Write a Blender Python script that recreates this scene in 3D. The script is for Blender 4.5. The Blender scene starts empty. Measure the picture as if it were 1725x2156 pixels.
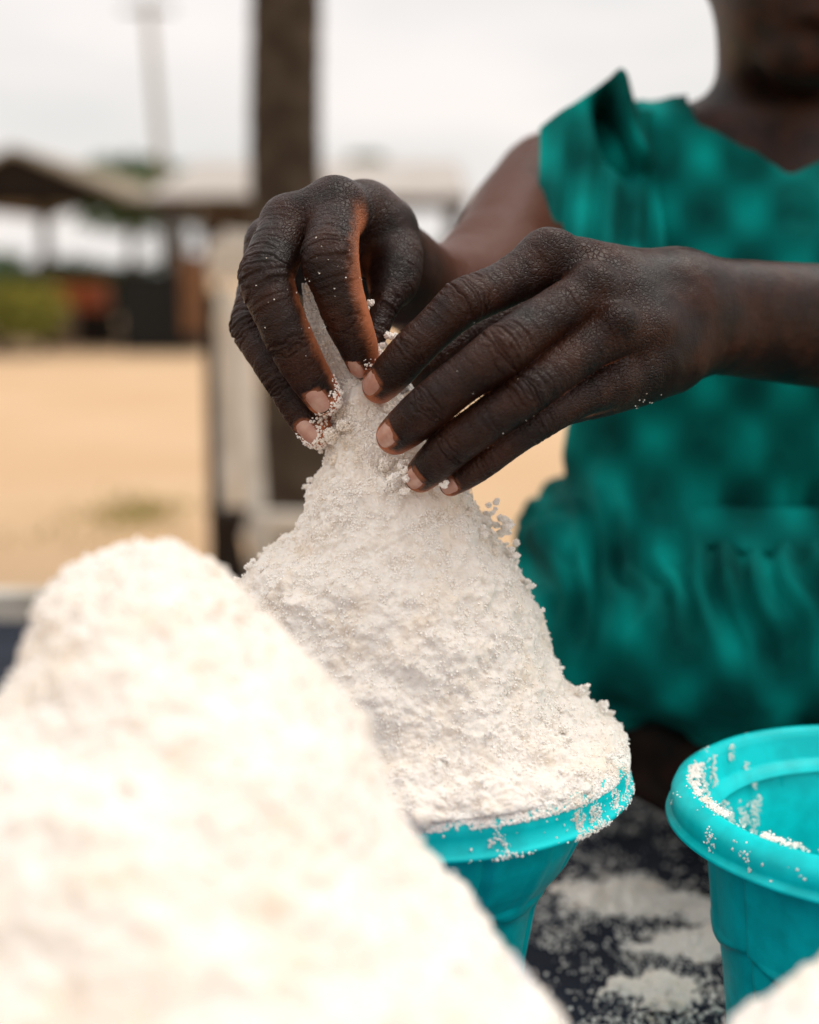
import bpy, math, time
import numpy as np
from mathutils import Vector, Euler

rng = np.random.default_rng(7)
SC = bpy.context.scene
COL = SC.collection
R = math.radians

# ------------------------------------------------------------------ camera
CAM_Z, PITCH, FPX = 1.10, R(9.6), 50.0/36.0*2156.0
cd = bpy.data.cameras.new('camera'); cam = bpy.data.objects.new('camera', cd); COL.objects.link(cam)
cam.location = (0, 0, CAM_Z); cam.rotation_euler = (R(90)-PITCH, 0, 0)
cd.sensor_fit = 'VERTICAL'; cd.sensor_height = 36; cd.sensor_width = 36; cd.lens = 50
cd.clip_start = 0.02; cd.clip_end = 3000
cd.dof.use_dof = True; cd.dof.focus_distance = 0.685; cd.dof.aperture_fstop = 3.3
SC.camera = cam

# ------------------------------------------------------------------ sky, sun, exposure
SUN_EL, SUN_AZ = R(62), R(72)      # azimuth from +Y towards +X
world = bpy.data.worlds.new('World'); SC.world = world; world.use_nodes = True
nt = world.node_tree; nt.nodes.clear()
n_out = nt.nodes.new('ShaderNodeOutputWorld'); n_bg = nt.nodes.new('ShaderNodeBackground')
n_sky = nt.nodes.new('ShaderNodeTexSky'); n_sky.sky_type = 'NISHITA'; n_sky.sun_disc = False
n_sky.sun_elevation = SUN_EL; n_sky.sun_rotation = SUN_AZ
n_sky.air_density = 1.0; n_sky.dust_density = 3.0; n_sky.ozone_density = 1.0
n_bg.inputs['Strength'].default_value = 0.10
# overcast: even cloud sheet over the clear sky
n_tc = nt.nodes.new('ShaderNodeTexCoord'); n_mp = nt.nodes.new('ShaderNodeMapping')
n_mp.inputs['Scale'].default_value = (1, 1, 4)
n_no = nt.nodes.new('ShaderNodeTexNoise'); n_no.inputs['Scale'].default_value = 3.2; n_no.inputs['Detail'].default_value = 4
n_cr = nt.nodes.new('ShaderNodeValToRGB')
n_cr.color_ramp.elements[0].position = 0.36; n_cr.color_ramp.elements[0].color = (6.1, 6.0, 5.85, 1)
n_cr.color_ramp.elements[1].position = 0.66; n_cr.color_ramp.elements[1].color = (7.7, 7.2, 6.9, 1)
n_mx = nt.nodes.new('ShaderNodeMix'); n_mx.data_type = 'RGBA'; n_mx.inputs['Factor'].default_value = 0.93
L = nt.links.new
L(n_tc.outputs['Generated'], n_mp.inputs['Vector']); L(n_mp.outputs[0], n_no.inputs['Vector'])
L(n_no.outputs['Fac'], n_cr.inputs['Fac']); L(n_sky.outputs[0], n_mx.inputs['A']); L(n_cr.outputs[0], n_mx.inputs['B'])
n_sp = nt.nodes.new('ShaderNodeSeparateXYZ'); n_zr = nt.nodes.new('ShaderNodeMapRange'); n_zr.interpolation_type = 'SMOOTHSTEP'
n_zr.inputs['From Min'].default_value = .1; n_zr.inputs['From Max'].default_value = 1.0; n_zr.inputs['To Min'].default_value = 1.0; n_zr.inputs['To Max'].default_value = 1.75
n_sc = nt.nodes.new('ShaderNodeVectorMath'); n_sc.operation = 'SCALE'     # an overcast sky is brighter overhead than at the horizon
L(n_tc.outputs['Generated'], n_sp.inputs[0]); L(n_sp.outputs['Z'], n_zr.inputs['Value'])
L(n_mx.outputs['Result'], n_sc.inputs[0]); L(n_zr.outputs[0], n_sc.inputs['Scale'])
L(n_sc.outputs[0], n_bg.inputs['Color']); L(n_bg.outputs[0], n_out.inputs[0])

sd = bpy.data.lights.new('sun', 'SUN'); sun = bpy.data.objects.new('sun', sd); COL.objects.link(sun)
sd.energy = 1.1; sd.angle = R(28); sd.color = (1.0, 0.95, 0.87)
sdir = Vector((math.sin(SUN_AZ)*math.cos(SUN_EL), math.cos(SUN_AZ)*math.cos(SUN_EL), math.sin(SUN_EL)))
sun.rotation_euler = sdir.to_track_quat('Z', 'Y').to_euler()
SC.view_settings.view_transform = 'Standard'; SC.view_settings.look = 'None'
SC.view_settings.exposure = 0.44; SC.view_settings.gamma = 1.0
SC.cycles.max_bounces = 9; SC.cycles.diffuse_bounces = 6; SC.cycles.glossy_bounces = 3
SC.cycles.transmission_bounces = 6; SC.cycles.transparent_max_bounces = 8
SC.cycles.use_denoising = True

# ------------------------------------------------------------------ helpers
CT, ST = math.cos(PITCH), math.sin(PITCH)
FW = np.array([0, CT, -ST]); UP = np.array([0, ST, CT]); RT = np.array([1., 0, 0])
C0 = np.array([0, 0, CAM_Z])
def at(px, py, d):
    """point seen in direction (px,py) of a 1725x2156 picture at axial distance d"""
    return C0 + FW*d + RT*((px-862.5)/FPX*d) + UP*(-(py-1078.0)/FPX*d)
def cdir(x, y, z):
    v = RT*x + UP*y - FW*z
    return v/np.linalg.norm(v)
def rad(rp, d): return rp/FPX*d

def tag(o, label=None, cat=None, group=None, kind=None):
    if label: o['label'] = label
    if cat: o['category'] = cat
    if group: o['group'] = group
    if kind: o['kind'] = kind
    return o
def empty(name, loc=(0, 0, 0)):
    o = bpy.data.objects.new(name, None); COL.objects.link(o); o.location = loc
    o.empty_display_size = .05
    return o
def mesh_np(name, V, Fa, smooth=True):
    me = bpy.data.meshes.new(name)
    V = np.ascontiguousarray(V, np.float32); Fa = np.ascontiguousarray(Fa, np.int32)
    k = Fa.shape[1]
    me.vertices.add(len(V)); me.vertices.foreach_set('co', V.ravel())
    me.loops.add(Fa.size); me.loops.foreach_set('vertex_index', Fa.ravel())
    me.polygons.add(len(Fa)); me.polygons.foreach_set('loop_start', np.arange(0, Fa.size, k, dtype=np.int32))
    me.polygons.foreach_set('use_smooth', np.full(len(Fa), smooth))
    me.update(calc_edges=True); me.validate()
    return me
def obj_np(name, V, Fa, mat, parent=None, smooth=True, attrs=None):
    me = mesh_np(name, V, Fa, smooth)
    if mat: me.materials.append(mat)
    for k, a in (attrs or {}).items():
        at_ = me.attributes.new(k, 'FLOAT', 'POINT'); at_.data.foreach_set('value', a.astype(np.float32))
    o = bpy.data.objects.new(name, me); COL.objects.link(o)
    if parent: o.parent = parent; o.matrix_parent_inverse.identity(); shift(o, parent)
    return o
def shift(o, parent):
    # vertices are written in world space: bring them into the parent's space
    l = Vector(parent.location)
    p = parent.parent
    while p: l += Vector(p.location); p = p.parent
    if o.type == 'MESH' and l.length > 0:
        from mathutils import Matrix
        o.data.transform(Matrix.Translation(-l))

class MB:
    """collects boxes / tubes / prisms into one mesh"""
    def __init__(s): s.v = []; s.f = []
    def add(s, vs, fs):
        b = len(s.v); s.v += [tuple(v) for v in vs]; s.f += [tuple(i+b for i in f) for f in fs]
    def box(s, c, d, rot=(0, 0, 0)):
        e = Euler(rot).to_matrix(); c = Vector(c)
        vs = [c + e @ Vector((x*d[0]/2, y*d[1]/2, z*d[2]/2)) for x in (-1, 1) for y in (-1, 1) for z in (-1, 1)]
        s.add(vs, [(0, 1, 3, 2), (4, 6, 7, 5), (0, 4, 5, 1), (2, 3, 7, 6), (0, 2, 6, 4), (1, 5, 7, 3)])
    def tube(s, pts, rs, n=10, cap=True):
        pts = [Vector(p) for p in pts]
        if not hasattr(rs, '__len__'): rs = [rs]*len(pts)
        b = len(s.v); u = None
        for i, p in enumerate(pts):
            t = (pts[min(i+1, len(pts)-1)] - pts[max(i-1, 0)]).normalized()
            if u is None: u = t.orthogonal().normalized()
            u = (u - t*u.dot(t)).normalized(); w = t.cross(u)
            for k in range(n):
                a = 2*math.pi*k/n; s.v.append(tuple(p + (u*math.cos(a)+w*math.sin(a))*rs[i]))
        for i in range(len(pts)-1):
            for k in range(n):
                s.f.append((b+i*n+k, b+i*n+(k+1) % n, b+(i+1)*n+(k+1) % n, b+(i+1)*n+k))
        if cap:
            s.f.append(tuple(b+k for k in range(n))[::-1]); e = b+(len(pts)-1)*n
            s.f.append(tuple(e+k for k in range(n)))
    def build(s, name, mat, parent=None, smooth=False, bevel=0):
        me = bpy.data.meshes.new(name); me.from_pydata(s.v, [], s.f); me.update()
        if smooth: me.polygons.foreach_set('use_smooth', [True]*len(me.polygons))
        me.materials.append(mat)
        o = bpy.data.objects.new(name, me); COL.objects.link(o)
        if parent: o.parent = parent; shift(o, parent)
        if bevel:
            m = o.modifiers.new('bevel', 'BEVEL'); m.width = bevel; m.segments = 2; m.limit_method = 'ANGLE'
        return o

# ---- noise in numpy
def _hash(i, j, k, s=0):
    h = (i.astype(np.int64)*374761393 + j.astype(np.int64)*668265263 + k.astype(np.int64)*2147483647 + s*1274126177) & 0xffffffff
    h = ((h ^ (h >> 13))*1274126177) & 0xffffffff
    h = ((h ^ (h >> 16))*2246822519) & 0xffffffff
    return ((h ^ (h >> 15)) & 0xffffff)/float(0xffffff)
def vnoise(P, scale, seed=0):
    Q = P/scale; I = np.floor(Q).astype(np.int64); f = Q-I; f = f*f*f*(f*(f*6-15)+10)
    out = 0
    for a in (0, 1):
        wa = f[:, 0] if a else 1-f[:, 0]
        for b in (0, 1):
            wb = f[:, 1] if b else 1-f[:, 1]
            for c in (0, 1):
                wc = f[:, 2] if c else 1-f[:, 2]
                out = out + wa*wb*wc*_hash(I[:, 0]+a, I[:, 1]+b, I[:, 2]+c, seed)
    return out*2-1
def fbm(P, scale, octv=4, seed=0, gain=.5):
    a = 1.0; o = 0
    for k in range(octv):
        o = o + a*vnoise(P, scale, seed+k*17); scale /= 2.03; a *= gain
    return o
def worley(P, scale, seed=0):
    Q = P/scale; I = np.floor(Q).astype(np.int64); f = Q-I; best = np.full(len(P), 9.0)
    for a in (-1, 0, 1):
        for b in (-1, 0, 1):
            for c in (-1, 0, 1):
                i, j, k = I[:, 0]+a, I[:, 1]+b, I[:, 2]+c
                d = (a+_hash(i, j, k, seed)-f[:, 0])**2 + (b+_hash(i, j, k, seed+1)-f[:, 1])**2 + (c+_hash(i, j, k, seed+2)-f[:, 2])**2
                np.minimum(best, d, out=best)
    return np.sqrt(best)

# ---- signed distance modelling on a rectilinear grid
class Grid:
    def __init__(s, xs, ys, zs):
        s.ax = [np.asarray(a, np.float32) for a in (xs, ys, zs)]
    def sub(s, lo, hi):
        sl = []
        for a, l, h in zip(s.ax, lo, hi):
            i = max(0, np.searchsorted(a, l)-1); j = min(len(a), np.searchsorted(a, h)+1)
            sl.append(slice(i, max(j, i)))
        return tuple(sl)
    def new(s): return np.full([len(a) for a in s.ax], 0.05, np.float32)
def smin(a, b, k):
    h = np.clip(.5+.5*(b-a)/k, 0, 1)
    return b+(a-b)*h-k*h*(1-h)
def seg_d(P, a, b, r1, r2):
    ab = b-a; L2 = float(ab@ab)+1e-12
    X, Y, Z = P
    t = np.clip(((X-a[0])*ab[0]+(Y-a[1])*ab[1]+(Z-a[2])*ab[2])/L2, 0, 1)
    return np.sqrt((X-a[0]-t*ab[0])**2+(Y-a[1]-t*ab[1])**2+(Z-a[2]-t*ab[2])**2) - (r1+(r2-r1)*t)
def put(g, F_, pts, rs, k, m=.03):
    """smooth-union a chain into the field"""
    pts = np.array(pts); rs = np.array(rs)
    lo = (pts-rs[:, None]).min(0)-m; hi = (pts+rs[:, None]).max(0)+m
    sl = g.sub(lo, hi)
    if any(q.stop <= q.start for q in sl): return
    P = np.meshgrid(*[a[q] for a, q in zip(g.ax, sl)], indexing='ij', sparse=True)
    d = None
    for i in range(len(pts)-1):
        e = seg_d(P, pts[i], pts[i+1], rs[i], rs[i+1])
        d = e if d is None else np.minimum(d, e)
    F_[sl] = smin(F_[sl], d.astype(np.float32), k) if k > 0 else np.minimum(F_[sl], d)
def put_ell(g, F_, c, r, k, rotz=0, m=.03):
    c = np.array(c); r = np.array(r); mm = r.max()+m
    sl = g.sub(c-mm, c+mm)
    if any(q.stop <= q.start for q in sl): return
    X, Y, Z = np.meshgrid(*[a[q] for a, q in zip(g.ax, sl)], indexing='ij', sparse=True)
    x, y, z = X-c[0], Y-c[1], Z-c[2]
    if rotz: x, y = x*math.cos(rotz)+y*math.sin(rotz), -x*math.sin(rotz)+y*math.cos(rotz)
    q = np.sqrt((x/r[0])**2+(y/r[1])**2+(z/r[2])**2); q2 = np.sqrt((x/r[0]**2)**2+(y/r[1]**2)**2+(z/r[2]**2)**2)+1e-9
    d = q*(q-1)/q2
    F_[sl] = smin(F_[sl], d.astype(np.float32), k)
def surface_nets(V, ax):
    s = V < 0
    nx, ny, nz = V.shape
    cnt = np.zeros((nx-1, ny-1, nz-1), np.uint8)
    for a in (0, 1):
        for b in (0, 1):
            for c in (0, 1):
                cnt += s[a:nx-1+a, b:ny-1+b, c:nz-1+c]
    act = (cnt > 0) & (cnt < 8)
    cells = np.argwhere(act); idx = np.full(act.shape, -1, np.int32); idx[act] = np.arange(len(cells))
    i, j, k = cells.T
    acc = np.zeros((len(cells), 3)); n = np.zeros(len(cells))
    cor = [(a, b, c) for a in (0, 1) for b in (0, 1) for c in (0, 1)]
    for p in cor:
        for ax_ in range(3):
            if p[ax_]: continue
            q = list(p); q[ax_] = 1
            v0 = V[i+p[0], j+p[1], k+p[2]]; v1 = V[i+q[0], j+q[1], k+q[2]]
            m = (v0 < 0) != (v1 < 0); t = np.where(m, v0/np.where(m, v0-v1, 1), 0)
            pos = np.array(p, float)[None, :].repeat(len(cells), 0); pos[:, ax_] = t
            acc += pos*m[:, None]; n += m
    pos = acc/n[:, None]+cells
    out = np.stack([np.interp(pos[:, d], np.arange(len(ax[d])), ax[d]) for d in range(3)], 1)
    quads = []
    for d in range(3):
        sl0 = [slice(None)]*3; sl1 = [slice(None)]*3
        sl0[d] = slice(0, -1); sl1[d] = slice(1, None)
        u, w = [(1, 2), (2, 0), (0, 1)][d]
        for q in (sl0, sl1):
            q[u] = slice(1, -1); q[w] = slice(1, -1)
        A, B = s[tuple(sl0)], s[tuple(sl1)]
        e = np.argwhere(A != B)
        if not len(e): continue
        fl = A[tuple(e.T)]
        base = e.copy(); base[:, u] += 1; base[:, w] += 1
        def cell(du, dw):
            c = base.copy(); c[:, u] -= du; c[:, w] -= dw
            return idx[c[:, 0], c[:, 1], c[:, 2]]
        q = np.stack([cell(1, 1), cell(0, 1), cell(0, 0), cell(1, 0)], 1)
        q[~fl] = q[~fl][:, ::-1]
        quads.append(q)
    Fq = np.concatenate(quads); Fq = Fq[(Fq >= 0).all(1)]
    return out, Fq
def vnormals(V, Fq):
    a = V[Fq[:, 2]]-V[Fq[:, 0]]; b = V[Fq[:, 3 if Fq.shape[1] > 3 else 2]]-V[Fq[:, 1]]
    n = np.cross(a, b); N = np.zeros_like(V)
    for c in range(Fq.shape[1]): 
        for d in range(3): N[:, d] += np.bincount(Fq[:, c], n[:, d], len(V))
    return N/(np.linalg.norm(N, axis=1, keepdims=True)+1e-12)
def relax(V, Fq, it=2, w=.5):
    for _ in range(it):
        S = np.zeros_like(V); n = np.zeros(len(V))
        K = Fq.shape[1]
        for c in range(K):
            o = Fq[:, (c+1) % K]; p = Fq[:, (c-1) % K]
            for d in range(3): S[:, d] += np.bincount(Fq[:, c], V[o, d]+V[p, d], len(V))
            n += np.bincount(Fq[:, c], minlength=len(V))*2
        V = V*(1-w)+w*S/np.maximum(n, 1)[:, None]
    return V
def graded(lo, hi, flo, fhi, fine, coarse):
    """axis with fine steps between flo and fhi, growing outside"""
    mid = list(np.arange(flo, fhi, fine)); a = []; x = flo; st = fine
    while x > lo: st = min(st*1.12, coarse); x -= st; a.append(x)
    b = []; x = mid[-1]; st = fine
    while x < hi: st = min(st*1.12, coarse); x += st; b.append(x)
    return np.array(a[::-1]+mid+b)
def spline(pts, n=26):
    """Catmull-Rom through rows of (x,y,z,r)"""
    P = np.array(pts, float); P = np.vstack([2*P[0]-P[1], P, 2*P[-1]-P[-2]])
    out = []; m = len(P)-3
    per = max(2, n//m)
    for i in range(m):
        for t in np.arange(per)/per:
            a, b, c, d = P[i:i+4]
            out.append(.5*((2*b)+(-a+c)*t+(2*a-5*b+4*c-d)*t*t+(-a+3*b-3*c+d)*t**3))
    out.append(P[-2]); return np.array(out)

# ------------------------------------------------------------------ materials
def mat(name, col, rough=.7, spec=.3, noise=None, bump=None, sss=0, coat=0):
    """noise: (scale, colour2, lo, hi), bump: (scale, strength, distance)"""
    m = bpy.data.materials.new(name); m.use_nodes = True; n = m.node_tree.nodes; l = m.node_tree.links.new
    p = n['Principled BSDF']; p.inputs['Base Color'].default_value = (*col, 1); p.inputs['Roughness'].default_value = rough
    p.inputs['Specular IOR Level'].default_value = spec
    if coat: p.inputs['Coat Weight'].default_value = coat; p.inputs['Coat Roughness'].default_value = .25
    tc = n.new('ShaderNodeTexCoord')
    if noise:
        t = n.new('ShaderNodeTexNoise'); t.inputs['Scale'].default_value = noise[0]; t.inputs['Detail'].default_value = 6
        r = n.new('ShaderNodeMapRange'); r.inputs['From Min'].default_value = noise[2]; r.inputs['From Max'].default_value = noise[3]
        x = n.new('ShaderNodeMix'); x.data_type = 'RGBA'
        x.inputs['A'].default_value = (*col, 1); x.inputs['B'].default_value = (*noise[1], 1)
        l(tc.outputs['Object'], t.inputs['Vector']); l(t.outputs['Fac'], r.inputs['Value']); l(r.outputs[0], x.inputs['Factor'])
        l(x.outputs['Result'], p.inputs['Base Color'])
    if bump:
        t = n.new('ShaderNodeTexNoise'); t.inputs['Scale'].default_value = bump[0]; t.inputs['Detail'].default_value = 5
        b = n.new('ShaderNodeBump'); b.inputs['Strength'].default_value = bump[1]; b.inputs['Distance'].default_value = bump[2]
        l(tc.outputs['Object'], t.inputs['Vector']); l(t.outputs['Fac'], b.inputs['Height']); l(b.outputs[0], p.inputs['Normal'])
    if sss:
        p.inputs['Subsurface Weight'].default_value = sss; p.inputs['Subsurface Radius'].default_value = (1, .8, .7); p.inputs['Subsurface Scale'].default_value = .002
    return m

def skin_material():
    m = bpy.data.materials.new('skin'); m.use_nodes = True; n = m.node_tree.nodes; l = m.node_tree.links.new
    p = n['Principled BSDF']; tc = n.new('ShaderNodeTexCoord')
    at_ = n.new('ShaderNodeAttribute'); at_.attribute_name = 'tone'
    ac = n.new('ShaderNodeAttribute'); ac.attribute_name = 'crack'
    aw = n.new('ShaderNodeAttribute'); aw.attribute_name = 'warm'
    no = n.new('ShaderNodeTexNoise'); no.inputs['Scale'].default_value = 45; no.inputs['Detail'].default_value = 5
    l(tc.outputs['Object'], no.inputs['Vector'])
    base = n.new('ShaderNodeMix'); base.data_type = 'RGBA'
    base.inputs['A'].default_value = (.0085, .0038, .0027, 1); base.inputs['B'].default_value = (.034, .0108, .0055, 1)
    mr = n.new('ShaderNodeMapRange'); mr.inputs['From Min'].default_value = .35; mr.inputs['From Max'].default_value = .65
    l(no.outputs['Fac'], mr.inputs['Value']); l(mr.outputs[0], base.inputs['Factor'])
    warm = n.new('ShaderNodeMix'); warm.data_type = 'RGBA'; warm.inputs['B'].default_value = (.075, .0195, .0075, 1)
    l(aw.outputs['Fac'], warm.inputs['Factor']); l(base.outputs['Result'], warm.inputs['A'])
    pale = n.new('ShaderNodeMix'); pale.data_type = 'RGBA'; pale.inputs['B'].default_value = (.42, .14, .062, 1)
    l(at_.outputs['Fac'], pale.inputs['Factor']); l(warm.outputs['Result'], pale.inputs['A'])
    # cross-hatched lines over the knuckles and back of the hand
    mp = n.new('ShaderNodeMapping'); mp.inputs['Scale'].default_value = (1, 1, 1.25)
    nd = n.new('ShaderNodeTexNoise'); nd.inputs['Scale'].default_value = 120; nd.inputs['Detail'].default_value = 2
    va = n.new('ShaderNodeVectorMath'); va.operation = 'MULTIPLY_ADD'; va.inputs[1].default_value = (.006, .006, .006)
    l(tc.outputs['Object'], nd.inputs['Vector']); l(nd.outputs['Color'], va.inputs[0]); l(tc.outputs['Object'], va.inputs[2])
    l(va.outputs[0], mp.inputs['Vector'])
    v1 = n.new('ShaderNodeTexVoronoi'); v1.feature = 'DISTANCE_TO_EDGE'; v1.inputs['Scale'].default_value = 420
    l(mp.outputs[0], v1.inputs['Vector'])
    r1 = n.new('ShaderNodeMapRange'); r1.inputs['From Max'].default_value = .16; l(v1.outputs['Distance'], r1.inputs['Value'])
    v2 = n.new('ShaderNodeTexVoronoi'); v2.feature = 'DISTANCE_TO_EDGE'; v2.inputs['Scale'].default_value = 800
    l(mp.outputs[0], v2.inputs['Vector'])
    r2 = n.new('ShaderNodeMapRange'); r2.inputs['From Max'].default_value = .2; l(v2.outputs['Distance'], r2.inputs['Value'])
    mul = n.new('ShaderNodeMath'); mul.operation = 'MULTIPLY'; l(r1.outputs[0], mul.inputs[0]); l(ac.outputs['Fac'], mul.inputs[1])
    ad = n.new('ShaderNodeMath'); ad.operation = 'MULTIPLY_ADD'; ad.inputs[1].default_value = .10
    l(r2.outputs[0], ad.inputs[0]); l(mul.outputs[0], ad.inputs[2])
    bu = n.new('ShaderNodeBump'); bu.inputs['Strength'].default_value = 1.0; bu.inputs['Distance'].default_value = .0006
    l(ad.outputs[0], bu.inputs['Height'])
    l(bu.outputs[0], p.inputs['Normal'])
    # dry ashy film lifts the colour slightly between lines
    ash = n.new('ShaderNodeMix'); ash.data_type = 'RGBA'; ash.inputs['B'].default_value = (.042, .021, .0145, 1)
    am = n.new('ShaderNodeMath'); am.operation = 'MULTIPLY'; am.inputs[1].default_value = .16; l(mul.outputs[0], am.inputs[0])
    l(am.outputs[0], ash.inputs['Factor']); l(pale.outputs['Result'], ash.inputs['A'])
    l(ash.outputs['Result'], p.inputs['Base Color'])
    p.inputs['Roughness'].default_value = .40; p.inputs['Specular IOR Level'].default_value = .22
    return m

def salt_material(name, scale=1.0):
    m = bpy.data.materials.new(name); m.use_nodes = True; n = m.node_tree.nodes; l = m.node_tree.links.new
    p = n['Principled BSDF']; tc = n.new('ShaderNodeTexCoord')
    a = n.new('ShaderNodeTexNoise'); a.inputs['Scale'].default_value = 38*scale; a.inputs['Detail'].default_value = 8; a.inputs['Roughness'].default_value = .7
    r = n.new('ShaderNodeMapRange'); r.inputs['From Min'].default_value = .50; r.inputs['From Max'].default_value = .74
    x = n.new('ShaderNodeMix'); x.data_type = 'RGBA'; x.inputs['A'].default_value = (.80, .75, .69, 1); x.inputs['B'].default_value = (.77, .66, .53, 1)
    l(tc.outputs['Object'], a.inputs['Vector']); l(a.outputs['Fac'], r.inputs['Value']); l(r.outputs[0], x.inputs['Factor'])
    # rare rusty specks
    v = n.new('ShaderNodeTexNoise'); v.inputs['Scale'].default_value = 260*scale; v.inputs['Detail'].default_value = 2
    rv = n.new('ShaderNodeMapRange'); rv.inputs['From Min'].default_value = .76; rv.inputs['From Max'].default_value = .83
    y = n.new('ShaderNodeMix'); y.data_type = 'RGBA'; y.inputs['B'].default_value = (.55, .30, .12, 1)
    l(tc.outputs['Object'], v.inputs['Vector']); l(v.outputs['Fac'], rv.inputs['Value']); l(rv.outputs[0], y.inputs['Factor'])
    l(x.outputs['Result'], y.inputs['A']); l(y.outputs['Result'], p.inputs['Base Color'])
    g = n.new('ShaderNodeTexNoise'); g.inputs['Scale'].default_value = 900; g.inputs['Detail'].default_value = 3
    b = n.new('ShaderNodeBump'); b.inputs['Strength'].default_value = .7; b.inputs['Distance'].default_value = .0008
    l(tc.outputs['Object'], g.inputs['Vector']); l(g.outputs['Fac'], b.inputs['Height']); l(b.outputs[0], p.inputs['Normal'])
    p.inputs['Roughness'].default_value = .55; p.inputs['Specular IOR Level'].default_value = .25
    p.inputs['Subsurface Weight'].default_value = .6; p.inputs['Subsurface Radius'].default_value = (1, .85, .7); p.inputs['Subsurface Scale'].default_value = .004
    return m

M = {}
M['skin'] = skin_material()
M['salt'] = salt_material('salt')
M['crystal'] = mat('salt_crystal', (.90, .86, .81), .5, .25, noise=(40, (.80, .70, .58), .55, .75))
M['teal'] = mat('teal_plastic', (.0, .54, .56), .45, .22, noise=(60, (.0, .66, .68), .4, .6), bump=(120, .15, .001))
M['blue'] = mat('blue_plastic', (.01, .12, .55), .4, .4)
M['nail'] = mat('nail', (.44, .22, .165), .30, .5, noise=(150, (.56, .35, .28), .4, .65), bump=(500, .2, .0003))
M['nail_edge'] = mat('nail_grime', (.05, .04, .025), .8, .1)
M['hair'] = mat('hair', (.008, .007, .006), .8, .2, bump=(200, 1, .004))

# ------------------------------------------------------------------ ground and far setting
TOP = CAM_Z-0.42           # top of the trading platform
M['sand'] = mat('sand', (.50, .33, .19), .95, .1, noise=(.55, (.56, .39, .24), .35, .65), bump=(9, .5, .03))
M['grass'] = mat('grass', (.09, .12, .02), .8, .2, noise=(3, (.20, .19, .03), .4, .6))
M['leaf'] = mat('leaf', (.035, .085, .02), .6, .3, noise=(2, (.07, .13, .03), .4, .6))
M['leaf_y'] = mat('leaf_yellow', (.25, .22, .03), .7, .2, noise=(2, (.13, .14, .025), .4, .6))
M['bark'] = mat('palm_bark', (.040, .030, .022), .9, .1, noise=(9, (.085, .066, .048), .45, .7), bump=(30, .8, .01))
M['wood'] = mat('old_wood', (.10, .065, .04), .8, .2, noise=(8, (.05, .034, .022), .4, .6), bump=(60, .5, .004))
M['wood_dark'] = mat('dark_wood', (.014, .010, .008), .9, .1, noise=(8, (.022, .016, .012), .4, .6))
M['wood_pale'] = mat('bleached_wood', (.56, .52, .46), .8, .2, noise=(12, (.42, .38, .32), .4, .65), bump=(80, .4, .003))
M['tin'] = mat('roof_sheet', (.42, .39, .36), .7, .2, noise=(1.5, (.36, .31, .27), .4, .65))
M['thatch'] = mat('thatch', (.34, .29, .22), .9, .1, noise=(3, (.22, .18, .13), .4, .6))
M['tarp'] = mat('tarpaulin', (.010, .013, .022), .8, .15, noise=(14, (.018, .022, .034), .4, .6), bump=(45, .6, .006))
M['red'] = mat('red_crate', (.38, .085, .025), .6, .3)
M['brown'] = mat('brown_box', (.20, .14, .095), .8, .2)
M['orange'] = mat('rusty_drum', (.19, .085, .03), .7, .3, noise=(9, (.09, .04, .02), .4, .6))
M['black'] = mat('black_sacking', (.013, .013, .012), .8, .2)
M['concrete'] = mat('concrete', (.30, .28, .24), .9, .1)

def disc(name, r, z, m, n=64, rings=(0.0, .02, .08, .3, 1)):
    vs = [(0, 0, z)]; fs = []
    for q in rings[1:]:
        for k in range(n): vs.append((q*r*math.cos(2*math.pi*k/n), q*r*math.sin(2*math.pi*k/n), z))
    for k in range(n): fs.append((0, 1+k, 1+(k+1) % n))
    for i in range(len(rings)-2):
        for k in range(n): fs.append((1+i*n+k, 1+(i+1)*n+k, 1+(i+1)*n+(k+1) % n, 1+i*n+(k+1) % n))
    me = bpy.data.meshes.new(name); me.from_pydata(vs, [], fs); me.materials.append(m)
    o = bpy.data.objects.new(name, me); COL.objects.link(o); return o
tag(disc('ground', 1500, 0, M['sand']), kind='structure')

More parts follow.
